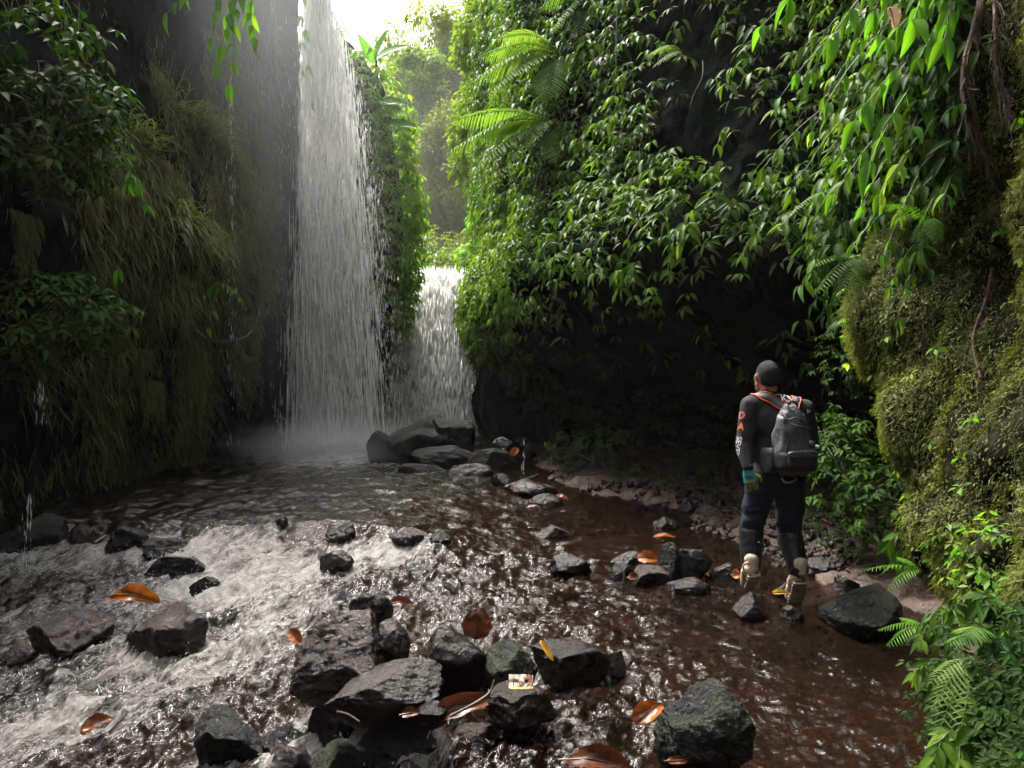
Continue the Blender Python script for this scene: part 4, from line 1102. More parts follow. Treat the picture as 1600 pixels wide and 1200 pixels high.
vine('hanging_root', onwall((1450, 400), (1455, 440), (1448, 500), (1450, 545)), .008, 'short brown root in a gap of the moss near its upper edge', 'root', 'root', 30, 'aerial roots at top right')

# ------------------------------------------------------------------ trees beyond the gap
def tree(label, base, H, crown, n_, leaf, tint, trunk_r=0.14, name='tree', group='trees beyond the back waterfall'):
    root = empty(name, tuple(base)); tag(root, label, 'tree', group)
    base = np.asarray(base, float)
    tm = MB(); lm = MB()
    top = base + np.array([rng.normal() * .3, rng.normal() * .3, H])
    t = np.linspace(0, 1, 14)
    trunk = base + (top - base) * t[:, None] + fbm(np.stack([t * 3, t * 0 + base[0], t * 0], -1), 700, 2)[:, None] * np.array([.5, .3, 0])
    tm.tube(trunk, np.linspace(trunk_r, trunk_r * .25, 14), 8)
    for cen, rad in crown:
        cen = base + np.asarray(cen, float); rad = np.asarray(rad, float)
        n_ = int(n_ * 1.5); ns = max(6, int(n_ / 130))
        s0 = trunk[min(13, max(3, int(13 * min(1, (cen[2] - base[2]) / H) - 2)))]
        tm.tube(np.stack([s0, (s0 + cen) / 2 + np.array([0, 0, .15]), cen]), [trunk_r * .45, trunk_r * .3, trunk_r * .12], 5)
        # sub clumps leave gaps
        sub = cen + rvec(ns) * rad * (rnd(ns, .3, 1) ** .4)[:, None]
        for sc_ in sub:
            m = n_ // ns
            d_ = rvec(m)
            c = sc_ + d_ * (rad.mean() * 0.34 * rnd(m, .3, 1.1))[:, None]
            tip = nrm(d_ * .7 + DOWN * rnd(m, .1, 1.0)[:, None] + .4 * rvec(m))
            inst(c, tip, np.array([0, 0, 1.]) + .5 * rvec(m), leaf * rnd(m, .6, 1.3), TPL_TINY, np.clip(tint + rng.uniform(-.15, .15) + .12 * rng.normal(size=m), 0, 1), lm)
    child_mesh('trunk', tm, M['bark'], root); child_mesh('crown', lm, M['leaf_far'], root)
def gz(x, y): return bed_z(x, y)
def at_(x, y): return (x, y, gz(x, y) - .05)
tree('tall pale tree with airy crown against the white sky in the gap', at_(-3.6, 38), 14, [((-.8, 0, 12.5), (2.0, 1.8, 2.0)), ((1.2, 0, 13.6), (1.8, 1.6, 1.8)), ((0, 0, 10), (2.2, 1.8, 2.0)), ((1.6, 0, 11), (1.6, 1.6, 1.6))], 1500, .26, .75)
tree('yellowish tree in the middle of the gap, shorter than the pale one', at_(-3.0, 31), 7.5, [((-.6, 0, 5.6), (1.5, 1.4, 1.6)), ((.7, 0, 6.6), (1.4, 1.3, 1.4)), ((.2, 0, 4.0), (1.5, 1.3, 1.3))], 1500, .22, .85, .12)
tree('dark stemmed tree standing left of the yellowish tree', at_(-4.5, 33), 9.5, [((0, 0, 7.5), (1.6, 1.5, 1.8)), ((.3, 0, 9.5), (1.3, 1.3, 1.3)), ((-.8, 0, 5.5), (1.4, 1.3, 1.3))], 1400, .24, .5)
tree('full green tree leaning out from the right bank above the back waterfall', at_(-.6, 27), 9, [((-.2, 0, 5), (1.4, 1.3, 1.5)), ((0.2, 0, 7), (1.5, 1.4, 1.5)), ((0, 0, 9), (1.4, 1.3, 1.4)), ((.6, 0, 10.5), (1.4, 1.3, 1.3))], 1700, .22, .5)
tree('green tree highest on the right side of the gap', at_(.4, 33), 14, [((-.8, 0, 11), (1.7, 1.5, 1.7)), ((.3, 0, 13), (1.8, 1.6, 1.7)), ((.3, 0, 9.5), (1.8, 1.6, 1.7)), ((-.2, 0, 7), (1.8, 1.6, 1.8))], 1500, .26, .6)
tree('distant hazy tree filling the left of the gap under the sky', at_(-7.5, 44), 15, [((0, 0, 11), (2.6, 2, 2.4)), ((2.2, 0, 9.5), (2.4, 2, 2.2)), ((2.6, 0, 12.2), (2.0, 2, 1.8)), ((3, 0, 6.5), (2.4, 2, 2.2))], 1500, .32, .6)
tree('distant hazy tree behind the pale tree in the gap', at_(-1.5, 50), 15, [((0, 0, 10), (2.8, 2, 2.6)), ((-2, 0, 12), (2.4, 2, 2.2)), ((1.6, 0, 13), (2.2, 2, 2)), ((-1, 0, 6), (3, 2, 2.6))], 1500, .34, .55)
shrub('bush', 'light green bush on the lip of the back waterfall, right side', 'bush', [((-1.0, 21.6, 5.1), (.6, .6, .6)), ((-.7, 21.2, 5.9), (.6, .6, .7))], 240, .14, 'leaf_bright', 'bushes above the back waterfall', tint=.7)
shrub('bush', 'light green bush on the lip of the back waterfall, beneath the buttress', 'bush', [((-2.9, 22, 5.3), (.55, .6, .7)), ((-3.0, 21.8, 6.2), (.5, .6, .7))], 220, .14, 'leaf_bright', 'bushes above the back waterfall', tint=.6)
shrub('bush', 'greyish low bush between the two bright bushes above the fall', 'bush', [((-1.8, 24.5, 5.4), (.9, .6, .6))], 260, .13, 'leaf_far', 'bushes above the back waterfall', tint=.5)
shrub('bush', 'brownish thicket in the shade deeper behind the fall lip', 'bush', [((-2.2, 27.5, 6.0), (1.6, .8, 1.2))], 420, .15, 'leaf_far', 'bushes above the back waterfall', tint=.7)
mb = MB(); n = 26000                                              # far wood that reads as one mass
c = np.stack([rnd(n, -16, 12), rnd(n, 40, 58), np.zeros(n)], -1)
c[:, 2] = 5 + 14.5 * rnd(n) ** 1.05 * (0.75 + 0.35 * fbm(np.stack([c[:, 0] * .35, c[:, 1] * .1, 0 * c[:, 0]], -1), 705, 2))
kk = in_view(c, .05) & (fbm(c * .8, 706, 3) > -.22); c = c[kk]
inst(c, nrm(rvec(len(c)) + DOWN * .5), np.array([0, 0, 1.]) + .5 * rvec(len(c)), rnd(len(c), .3, .6), TPL_TINY, np.clip(.55 + .2 * rng.normal(size=len(c)), 0, 1), mb)
o = put('far_forest', mb.mesh('far_forest'), M['leaf_far']); tag(o, kind='stuff')
# ------------------------------------------------------------------ rocks
_ico = {}
def ico(sub):
    if sub not in _ico:
        bm = bmesh.new(); bmesh.ops.create_icosphere(bm, subdivisions=sub, radius=1.0)
        V = np.array([v_.co[:] for v_ in bm.verts]); F = np.array([[q.index for q in f.verts] for f in bm.faces]); bm.free()
        _ico[sub] = (V, F)
    return _ico[sub]
def rock_shape(seed, cuts=14, rough=0.10, sub=5, keep=(0.45, 0.88)):
    V, F = ico(sub)
    r_ = np.random.default_rng(seed)
    V = V.copy()
    for q in range(cuts):
        d_ = nrm(r_.normal(size=3)); h_ = r_.uniform(*keep)
        s = V @ d_ - h_
        V = V - np.clip(s, 0, None)[:, None] * d_ * 0.96
    d_ = nrm(V)
    wq = V + .25 * np.stack([vnoise(V * 2 + seed, seed + 7), vnoise(V * 2 + 9 + seed, seed + 8), vnoise(V * 2 + 5, seed + 9)], -1)
    V = V + d_ * (rough * fbm(V * 1.6 + seed, seed, 4) + rough * 0.75 * ridged(wq * 3.2 + seed, seed + 1, 3) + rough * .38 * fbm(V * 9, seed + 2, 4) + rough * .22 * ridged(V * 14, seed + 3, 2))[:, None]
    e = (V.max(0) - V.min(0)) / 2; c = (V.max(0) + V.min(0)) / 2
    return (V - c) / e, F
def peak(V, x0, k_):
    V = V.copy(); f = 1 - k_ * np.abs(V[:, 0] - x0); V[:, 2] = np.where(V[:, 2] > -.4, -.4 + (V[:, 2] + .4) * np.clip(f, .1, 1), V[:, 2]); return V
ROCKS = []
_rs = [100]
def rock(l_, r_, t, b_, label, mat='rock_dark', cuts=14, rough=.10, Y=None, z0=None, depth=.85, tilt=(0, 0, 0), group='rocks in the stream', sink=.25, sub=5, seed=None, name='rock', shape=None, keep=(.45, .88)):
    """a rock that spans the pixels l..r, t..b of the photograph; it stands where its foot meets the stream"""
    _rs[0] += 1
    px = (l_ + r_) / 2
    if Y is None: Y = ground_Y(px, b_)
    s = Y / FPX
    W_ = (r_ - l_) * s; H_ = (b_ - t) * s
    D_ = W_ * depth
    yc = Y + D_ * 0.45
    s2 = yc / FPX
    x = (px - 800) * s2; zt = CAM_Z - (t - 600) * (Y + D_ * .35) / FPX
    zb = (CAM_Z - (b_ - 600) * s) - sink * H_ - .03
    V, F = rock_shape(seed or _rs[0], cuts, rough, sub, keep)
    if shape is not None: V = shape(V)
    E = np.array(Euler([R(a) for a in tilt]).to_matrix())
    V = V @ E.T
    e = (V.max(0) - V.min(0)) / 2; V = (V - (V.max(0) + V.min(0)) / 2) / e
    V = V * np.array([W_ * s2 / s / 2, D_ / 2, (zt - zb) / 2])
    me = mesh_np(name, V, F, {'tint': np.full(len(V), .5)})
    o_ = put(name, me, M[mat], None, (x, yc, (zt + zb) / 2))
    tag(o_, label, 'rock', group)
    ROCKS.append((x, yc, W_ * s2 / s / 2, D_ / 2))
    return o_

# middle pile
rock(546, 614, 926, 990, 'small black pointed rock on top of the brown slab', 'rock_dark', 12, .08, Y=4.25, sink=.3)
rock(446, 606, 958, 1092, 'large sloping reddish-brown slab at the edge of the rapids', 'rock_brown', 10, .07, Y=3.75, depth=.75, tilt=(0, -24, 15), seed=11, sub=6)
rock(563, 642, 970, 1045, 'square grey rock with a rough lit face above the wedge rock', 'rock_grey', 9, .07, Y=3.95, seed=21, depth=.8)
rock(640, 785, 974, 1085, 'big black rock below the upright brown leaf', 'rock_dark', 12, .07, Y=3.8, seed=31)
rock(518, 692, 1040, 1128, 'shiny wedge rock with pale lit left face in the middle of the pile', 'rock_grey', 8, .06, Y=3.5, seed=44, depth=.7, tilt=(8, 10, 20), sub=6)
rock(476, 557, 1098, 1172, 'rounded dark rock left of the flat grey rock', 'rock_dark', 16, .05, seed=51)
rock(552, 690, 1122, 1198, 'flat grey rock with a patch of moss on its left end', 'rock_grey', 12, .06, seed=61, depth=.7)
rock(486, 582, 1162, 1235, 'round grey rock with moss cut by the bottom edge of the picture', 'rock_moss', 16, .06, seed=71)
rock(405, 492, 1168, 1225, 'pale grey stone at the bottom edge left of the round mossy one', 'rock_grey', 16, .06, seed=73)
rock(402, 482, 1140, 1190, 'low mossy stone behind the pale grey stone at the bottom', 'rock_moss', 14, .06, seed=75)
rock(302, 418, 1108, 1205, 'water-washed rock with a bright green moss patch near the bottom', 'rock_moss', 14, .08, seed=81)
rock(755, 842, 1004, 1078, 'mossy green rock to the right of the big black rock', 'rock_moss', 12, .08, seed=91, Y=3.75)
rock(758, 872, 1074, 1118, 'dark rock carrying the orange and white wrapper', 'rock_dark', 12, .07, seed=93, Y=3.45, sink=.9)
rock(830, 952, 1004, 1068, 'low black rock beside the yellow leaf sliver', 'rock_dark', 12, .07, seed=95, Y=3.95)
rock(938, 978, 1018, 1064, 'small brown stone at the end of the low black rock', 'rock_brown', 10, .07, seed=97)
rock(1018, 1168, 1068, 1215, 'big wet boulder with moss on its left face at the bottom of the picture', 'rock_moss', 9, .06, seed=109, depth=.9, Y=3.05, sub=6)
rock(706, 792, 1128, 1172, 'brown wet stone in the riffle below the long brown leaf', 'rock_brown', 14, .06, seed=111)
rock(640, 700, 1094, 1128, 'small dark stone wedged beside the curled brown leaf', 'rock_dark', 12, .06, seed=113, Y=3.5)
rock(780, 840, 1120, 1165, 'rounded stone under the riffle right of the brown wet stone', 'rock_brown', 14, .06, seed=115)
# rapids on the left
rock(233, 328, 866, 904, 'smooth black boulder in the upper rapids', 'rock_dark', 14, .05, seed=121)
rock(188, 322, 946, 1034, 'water-washed boulder beneath the curled orange leaf', 'rock_brown', 14, .08, seed=123)
rock(42, 168, 958, 1034, 'brown slab in the rapids near the left edge', 'rock_brown', 10, .07, seed=125, tilt=(0, -14, 0))
rock(-20, 98, 806, 876, 'dark mossy stone at the left edge under the short trickle', 'rock_moss', 14, .08, seed=127)
rock(388, 432, 706, 724, 'small dark stone in the pool left of the tall waterfall foot', 'rock_dark', 14, .06, seed=129)
rock(508, 558, 818, 848, 'small black rock sticking up on the lip of the cascade', 'rock_dark', 10, .07, seed=131)
rock(608, 668, 826, 852, 'flat dark rock on the cascade lip right of the small black one', 'rock_brown', 10, .07, seed=133)
rock(662, 706, 832, 858, 'low rock at the right end of the cascade lip', 'rock_dark', 10, .07, seed=135)
rock(425, 450, 806, 830, 'tiny pointed stone on the cascade lip', 'rock_dark', 9, .07, seed=137)
rock(160, 232, 820, 872, 'broken black rock the water drops over near the left bank', 'rock_dark', 10, .1, seed=139)
rock(96, 160, 816, 860, 'ragged rock beside the mossy stone with water between', 'rock_brown', 10, .12, seed=141)
rock(232, 330, 838, 874, 'dark rock face behind the smooth black boulder', 'rock_dark', 10, .1, seed=143)
rock(498, 556, 858, 898, 'washed stone breaking the foam below the cascade lip', 'rock_brown', 13, .08, seed=145)
rock(300, 345, 900, 925, 'half drowned stone in the white water', 'rock_dark', 13, .08, seed=147)
rock(0, 60, 1000, 1050, 'dark wet stone at the left edge under the brown slab', 'rock_brown', 13, .08, seed=149)
# line of stones on the right
rock(853, 932, 866, 904, 'domed grey stone at the left end of the line of stones', 'rock_grey', 16, .05, seed=151)
rock(950, 1002, 860, 884, 'flat pale stone lying on top of another beside the orange leaf', 'rock_grey', 14, .05, seed=153)
rock(952, 992, 880, 908, 'stone under the flat pale stone', 'rock_dark', 14, .05, seed=155)
rock(988, 1048, 884, 914, 'brownish stone in front of the orange leaf', 'rock_brown', 14, .06, seed=157)
rock(1026, 1064, 848, 908, 'tall mossy stone standing in the line of stones', 'rock_moss', 12, .05, seed=159)
rock(1050, 1112, 856, 908, 'dark saddle-shaped stone right of the tall one', 'rock_dark', 11, .06, seed=161)
rock(1108, 1150, 880, 910, 'grey stone next to the raised boot', 'rock_grey', 10, .06, seed=163)
rock(1040, 1110, 902, 930, 'flat washed stone below the saddle-shaped one', 'rock_dark', 14, .07, seed=165)
rock(1146, 1207, 928, 972, 'black stone under the left boot of the man', 'rock_dark', 11, .05, seed=167, sink=.1)
rock(1220, 1256, 946, 974, 'small shiny stone below the right boot of the man', 'rock_grey', 10, .08, seed=169, Y=5.0)
rock(1278, 1408, 914, 1004, 'big rounded boulder with moss beside the near right wall', 'rock_moss', 18, .05, seed=171)
rock(1290, 1405, 878, 912, 'long flat black rock behind the rounded boulder', 'rock_dark', 12, .06, seed=173)
rock(1300, 1340, 898, 925, 'small round grey stone between the flat rock and the boulder', 'rock_grey', 14, .06, seed=175)
rock(1205, 1255, 905, 935, 'muddy stone between the two boots', 'rock_brown', 13, .07, seed=177)
rock(795, 872, 750, 780, 'long rounded rock at the water edge below the cave', 'rock_grey', 13, .05, seed=179, tilt=(0, -14, 0))
rock(825, 880, 772, 792, 'washed stone in front of the long rounded rock', 'rock_dark', 13, .08, seed=181)
rock(828, 896, 820, 842, 'half covered stone in the ripples of the middle stream', 'rock_brown', 13, .07, seed=183)
rock(1020, 1062, 808, 828, 'dark stone at the far edge of the brown pool', 'rock_dark', 13, .07, seed=185)
rock(1085, 1140, 786, 812, 'reddish stone on the gravel left of the man', 'rock_brown', 12, .07, seed=187)
rock(1060, 1100, 780, 806, 'black stone on the gravel beside the reddish one', 'rock_dark', 12, .07, seed=189)
rock(1245, 1305, 808, 836, 'dark block on the mud bank right of the man', 'rock_dark', 11, .07, seed=191)
rock(1255, 1300, 838, 862, 'red-brown block below the dark block on the mud bank', 'rock_brown', 11, .07, seed=193)
rock(1260, 1300, 872, 905, 'broken pale-edged stone right of the boots', 'rock_grey', 10, .08, seed=195)
# pile in front of the back waterfall
GB2 = 'boulders in front of the back waterfall'
rock(590, 720, 650, 738, 'largest boulder with a sloping peak before the back waterfall', 'rock_black', 10, .07, Y=12.2, seed=201, group=GB2, depth=.8, tilt=(0, -20, 25))
rock(668, 742, 653, 712, 'steep boulder leaning on the right of the peaked one', 'rock_black', 9, .08, Y=12.4, seed=203, group=GB2, tilt=(0, 35, 10))
rock(572, 640, 672, 738, 'rounded boulder standing in the edge of the tall waterfall', 'rock_black', 18, .07, Y=12.3, seed=205, group=GB2)
rock(642, 760, 696, 734, 'broad black shelf rock with a curved top', 'rock_black', 10, .06, Y=11.6, seed=207, group=GB2, depth=.6)
rock(720, 812, 700, 748, 'black block at the right end of the boulder pile', 'rock_black', 9, .06, Y=11.5, seed=209, group=GB2, depth=.6)
rock(612, 702, 724, 752, 'low dark boulder at the waterline of the pile', 'rock_black', 12, .07, Y=10.9, seed=211, group=GB2, depth=.6)
rock(700, 772, 724, 756, 'slanted slab with a lit ridge in the boulder pile', 'rock_dark', 7, .06, Y=10.8, seed=213, group=GB2, tilt=(0, -25, 0), depth=.6)
rock(766, 804, 682, 712, 'small pointed rock on top of the pile, right side', 'rock_dark', 8, .06, Y=11.9, seed=215, group=GB2)
rock(768, 796, 740, 758, 'small grey stone at the foot of the pile', 'rock_dark', 12, .07, seed=217, group=GB2)
rock(735, 824, 560, 698, 'tall dark rock mass under the leaves beside the back waterfall', 'rock_black', 12, .06, Y=14.6, seed=219, group=GB2, depth=.8)
rock(500, 580, 690, 712, 'low rock behind the foot of the tall waterfall', 'rock_black', 13, .07, Y=14.0, seed=221, group=GB2)

# white water where the stream breaks on the stones, and drops thrown up by the rapids
wo = bpy.data.objects['stream_water']
fo2 = foam.copy()
for x, y, rx, ry in ROCKS:
    dd = np.hypot((Xw - x) / max(rx, .05), (Yw - y) / max(ry, .05)) - 0.9
    fo2 = fo2 + np.exp(-np.abs(dd) * 5.0) * (0.34 * rapid + 0.16 * np.clip(turb, 0, 1)) * (Yw < 9)
wo.data.attributes['foam'].data.foreach_set('value', np.clip(fo2, 0, 1.3).astype(np.float32).ravel())
pr = (np.clip(fo2 - .55, 0, 1) ** 1.5 * rapid * np.gradient(Xw, axis=1) * np.gradient(Yw, axis=0)).ravel()
mb = MB(); n = 2600
ii = rng.choice(pr.size, n, p=pr / pr.sum())
hgt = rng.exponential(.022, n)
c = np.stack([Xw.ravel()[ii], Yw.ravel()[ii], zw.ravel()[ii] + hgt], -1) + rng.normal(size=(n, 3)) * [.02, .02, .004]
spindles(c, rnd(n, .005, .022), rnd(n, .003, .009), mb, rng.normal(size=(n, 2)) * 1.2)
o = put('splash_drops', mb.mesh('splash_drops'), M['drops']); tag(o, kind='stuff')

# gravel: too many small stones to count
def gravel(name, n_, region, smin, smax, mat):
    mb_ = MB(); V, F = ico(1)
    k_ = 0
    for q in range(n_):
        px, py = region()
        g_ = G(px, py)
        x, y = g_[0], g_[1]
        z = bed_z(x, y)
        s = rng.uniform(smin, smax)
        A = rng.normal(size=(3, 3)); qv, _ = np.linalg.qr(A)
        W_ = V * (1 + .25 * rng.normal(size=(len(V), 1)))
        mb_.add((W_ * s * rng.uniform(.6, 1.2, 3)) @ qv.T + np.array([x, y, z + s * .3]), F, rng.random())
    o_ = put(name, mb_.mesh(name, False), M[mat]); tag(o_, kind='stuff')
gravel('gravel', 900, lambda: (rng.uniform(1050, 1330), rng.uniform(785, 905)), .012, .045, 'rock_brown')
gravel('gravel', 260, lambda: (rng.uniform(900, 1140), rng.uniform(768, 805)), .015, .06, 'rock_brown')
gravel('pebbles', 420, lambda: (rng.uniform(640, 1000), rng.uniform(1030, 1200)), .012, .04, 'rock_dark')
gravel('pebbles', 200, lambda: (rng.uniform(960, 1300), rng.uniform(860, 980)), .012, .035, 'rock_dark')

# ------------------------------------------------------------------ fallen leaves, twigs, litter
def dead_leaf_mat(name, c0, c1, c2, tr=.3):
    k = NT(name)
    v_ = k.obj()
    n1 = k.noise(14, 5, .65, v_); n2 = k.noise(45, 3, .6, v_)
    col = k.ramp(n1.outputs[0], [(.28, c0), (.5, c1), (.75, c2)])
    col = k.mixc(k.maprange(n2.outputs[0], .58, .72, 0, .7), col, tuple(x * .35 for x in c0))
    b = k.bsdf(col, .28, k.bump(n2.outputs[0], .5, .005), .5)
    t = k.n('ShaderNodeBsdfTranslucent'); k.l(col, t.inputs[0])
    return k.done(mix_sh(k, tr, b, t))
M['dl_orange'] = dead_leaf_mat('orange_leaf', (.08, .02, .005), (.27, .075, .010), (.42, .15, .018))
M['dl_brown'] = dead_leaf_mat('brown_leaf', (.025, .008, .004), (.075, .021, .008), (.15, .045, .014))
M['dl_red'] = dead_leaf_mat('rust_leaf', (.045, .014, .006), (.14, .038, .010), (.26, .075, .016))
M['dl_tan'] = dead_leaf_mat('tan_leaf', (.35, .20, .09), (.55, .36, .19), (.66, .47, .28))
M['dl_yellow'] = dead_leaf_mat('yellow_leaf', (.4, .18, .015), (.62, .36, .03), (.7, .5, .08))

def fallen(l_, r_, t, b_, label, mat, Y=None, face='flat', curl=.25, wid=.33, ang=0.0, lift=.02, stem=True, lean=50, aspect=None):
    """a big fallen leaf: 'flat' lies on the ground, 'up' stands leaning, blade towards the camera. ang turns its tip in the leaf's own plane"""
    px, py = (l_ + r_) / 2, (t + b_) / 2
    if Y is None: Y = ground_Y(px, b_) + (.05 if face == 'flat' else .03)
    s = Y / FPX
    W_, H_ = .9 * (r_ - l_) * s, .9 * (b_ - t) * s
    n_, m_ = 18, 11
    u = np.linspace(0, 1, n_); vq = np.linspace(-1, 1, m_)
    U_, V_ = np.meshgrid(u, vq, indexing='ij')
    hw = wid * np.sin(np.pi * U_ ** .8) ** .58 * (1 + .06 * np.sin(U_ * 23 + px))
    x = U_ - .5; y = V_ * hw
    z = (curl + .25) * (V_ ** 2) * .35 * np.sin(np.pi * U_) - curl * .9 * (U_ - .5) ** 2 + .02 * np.abs(np.sin(U_ * 28)) * np.abs(V_) * .6 + (.06 + .06 * curl) * fbm(np.stack([U_ * 3, V_ * 2, U_ * 0 + px], -1), 900, 2)
    ca, sa = math.cos(R(ang)), math.sin(R(ang))
    pl = np.stack([x * ca - y * sa, x * sa + y * ca, z], -1)
    if face == 'up':
        th = R(lean)
    else:
        th = R(8)
    Rm = np.array([[1, 0, 0], [0, math.cos(th), -math.sin(th)], [0, math.sin(th), math.cos(th)]])
    pl = pl @ Rm.T
    # scale to the leaf's size: as wide as seen, length from the seen height when it stands
    e = np.ptp(pl[..., 0]); k1 = W_ / e
    seen = np.ptp(pl[..., 2]) + np.ptp(pl[..., 1]) * max(.12, (CAM_Z) / math.hypot(Y, CAM_Z))
    k2 = H_ / seen
    kx, ky = k1, (k2 if face == 'up' else min(max(k2, k1 * .6), k1 * 1.6))
    pl = pl * np.array([kx, ky, ky])
    mb_ = MB(); mb_.grid(pl)
    zc = CAM_Z - (py - 600) * s + lift
    o_ = put('fallen_leaf', mb_.mesh('fallen_leaf'), M[mat], None, ((px - 800) * s, Y, zc))
    tag(o_, label, 'leaf', 'fallen leaves')
    if stem:
        sm = MB(); mid = pl[:, m_ // 2] + np.array([0, 0, .002])
        st = np.vstack([mid[0] + (mid[0] - mid[1]) * 2.2, mid])
        sm.tube(st, np.linspace(.004, .0012, len(st)), 5)
        put('midrib', sm.mesh('midrib'), M['dl_brown'] if mat != 'dl_brown' else M['dl_red'], o_)
    return o_
fallen(162, 254, 914, 962, 'big curled bright orange leaf lying on a boulder in the rapids', 'dl_orange', Y=4.5, face='up', curl=1.3, wid=.42, ang=-16, lean=48, lift=.02)
fallen(127, 176, 1114, 1156, 'orange leaf half under water in the lower left rapids', 'dl_red', face='up', curl=.3, ang=35, lean=25, stem=False, lift=.01)
fallen(447, 476, 984, 1016, 'small orange leaf caught at the left edge of the brown slab', 'dl_orange', Y=4.0, face='up', ang=-50, lean=60)
fallen(605, 648, 936, 960, 'rust red curled leaf behind the black pointed rock', 'dl_red', Y=4.4, face='up', curl=.6, ang=5, lean=30)
fallen(719, 773, 950, 1010, 'large brown ribbed leaf standing upright on the big black rock', 'dl_brown', Y=4.0, face='up', curl=.2, wid=.42, ang=82, lean=72)
fallen(843, 866, 1003, 1042, 'thin yellow leaf sliver leaning on the low black rock', 'dl_yellow', Y=4.0, face='up', wid=.12, ang=-62, lean=60, stem=False)
fallen(993, 1031, 864, 888, 'bright orange leaf leaning among the line of stones', 'dl_orange', Y=5.65, face='up', wid=.4, ang=-5, lean=48)
fallen(1019, 1057, 836, 847, 'yellow-orange leaf floating flat on the brown pool', 'dl_orange', ang=4, stem=False)
fallen(985, 1042, 1094, 1146, 'glossy orange leaf beside the big wet boulder at the bottom', 'dl_orange', Y=3.45, face='up', wid=.3, ang=48, lean=38, curl=.5)
fallen(880, 988, 1168, 1225, 'large dark brown leaf cut by the bottom edge of the picture', 'dl_brown', Y=3.05, face='up', wid=.4, ang=-14, lean=35, curl=.5)
fallen(668, 792, 1078, 1142, 'long brown leaf with a pale stalk lying across the pile', 'dl_brown', Y=3.55, face='up', wid=.22, ang=33, lean=40, curl=.4)
fallen(626, 658, 1110, 1132, 'small folded brown leaf by the wedge rock', 'dl_brown', Y=3.45, face='up', ang=10, lean=40)
fallen(865, 889, 774, 788, 'orange leaf on the far shore below the cave', 'dl_red', ang=0)
fallen(796, 812, 700, 715, 'rust orange leaf caught on the boulder pile at the back', 'dl_orange', Y=11.3, face='up', lean=70, ang=60)
fallen(1264, 1286, 849, 866, 'round orange leaf on the mud right of the man', 'dl_orange', face='up', lean=30, wid=.45)
fallen(1212, 1224, 806, 820, 'small orange leaf on the gravel between the legs of the man', 'dl_orange', face='up', lean=50)
fallen(1143, 1158, 893, 912, 'orange leaf behind the raised left boot', 'dl_orange', Y=5.5, face='up', lean=50)
fallen(1040, 1078, 1188, 1206, 'rust leaf at the bottom edge beside the big wet boulder', 'dl_red', Y=3.05, face='up', lean=30)
fallen(980, 1000, 898, 914, 'dull brown leaf below the brownish stone', 'dl_brown', face='up', lean=35)
fallen(822, 846, 790, 800, 'brown leaf floating near the far shore', 'dl_brown', stem=False)
fallen(700, 756, 1176, 1192, 'drowned brown leaf in the riffle at the bottom', 'dl_brown', lift=.01, stem=False)
fallen(1288, 1318, 856, 866, 'tan leaf blade lying on the wet mud', 'dl_tan', wid=.14, ang=12)
fallen(1205, 1236, 925, 936, 'greenish yellow leaf on the stones between the boots', 'dl_yellow', Y=5.2, face='up', lean=25, wid=.4)
o = fallen(1383, 1407, 4, 50, 'pale beige dead leaf hanging among the green branches at top right', 'dl_tan', Y=4.0, face='up', wid=.36, ang=-78, lean=85, lift=0)

def twig(pts, r, label, mat='bark'):
    mb_ = MB(); mb_.tube(catmull(pts, 16), np.linspace(r, r * .5, 16), 6)
    o_ = put('twig', mb_.mesh('twig'), M[mat]); tag(o_, label, 'twig', 'twigs among the rocks')
twig([P(974, 912, 5.5), P(975, 895, 5.5), P(974, 872, 5.55)], .007, 'short upright twig leaning on the flat pale stone', 'vine')
twig([P(705, 1118, 3.45), P(740, 1100, 3.45), P(765, 1082, 3.5), P(772, 1062, 3.52)], .008, 'curved twig lying over the long brown leaf', 'vine')
twig([P(526, 1112, 3.4), P(545, 1117, 3.4), P(562, 1128, 3.38)], .007, 'thin reddish twig between the wedge rock and the rounded rock', 'root')
twig([P(148, 848, 6.0), P(166, 836, 6.1)], .012, 'pale broken stick beside the ragged rock at the left', 'vine')
twig([P(790, 762, 9.7), P(815, 752, 9.8), P(842, 742, 10)], .03, 'weathered stick leaning over the long rounded rock', 'rock_grey')

# orange and white wrapper on its rock
root = empty('food_wrapper', tuple(P(815, 1072, 3.42))); tag(root, 'crumpled orange and white food wrapper on a dark rock', 'wrapper')
M['wr_white'] = plain('wrapper_white', (.28, .24, .18), .3, .5, 30, .5, .15)
M['wr_orange'] = plain('wrapper_orange', (.72, .24, .02), .3, .5, 30, .5, .2)
M['wr_dark'] = plain('wrapper_brown', (.10, .03, .012), .3, .5, 30, .5, .2)
def sheet(name, l_, r_, t, b_, Y, mat, par, seed, d=.0, amp=.012):
    U_, V_ = np.meshgrid(np.linspace(0, 1, 14), np.linspace(0, 1, 8))
    px = l_ + (r_ - l_) * U_; py = t + (b_ - t) * V_
    q = np.stack([(px - 800) / FPX * Y, Y - d + .05 * (1 - V_) + amp * fbm(np.stack([U_ * 4, V_ * 3, U_ * 0 + seed], -1), 950, 2), CAM_Z - (py - 600) / FPX * Y], -1)
    mb_ = MB(); mb_.grid(q)
    child_mesh(name, mb_, M[mat], par)
sheet('wrapper_body', 795, 820, 1060, 1074, 3.42, 'wr_white', root, 1)
sheet('wrapper_end', 820, 833, 1061, 1074, 3.42, 'wr_dark', root, 2)
sheet('wrapper_band', 795, 833, 1071.5, 1075.5, 3.415, 'wr_orange', root, 1, .004)
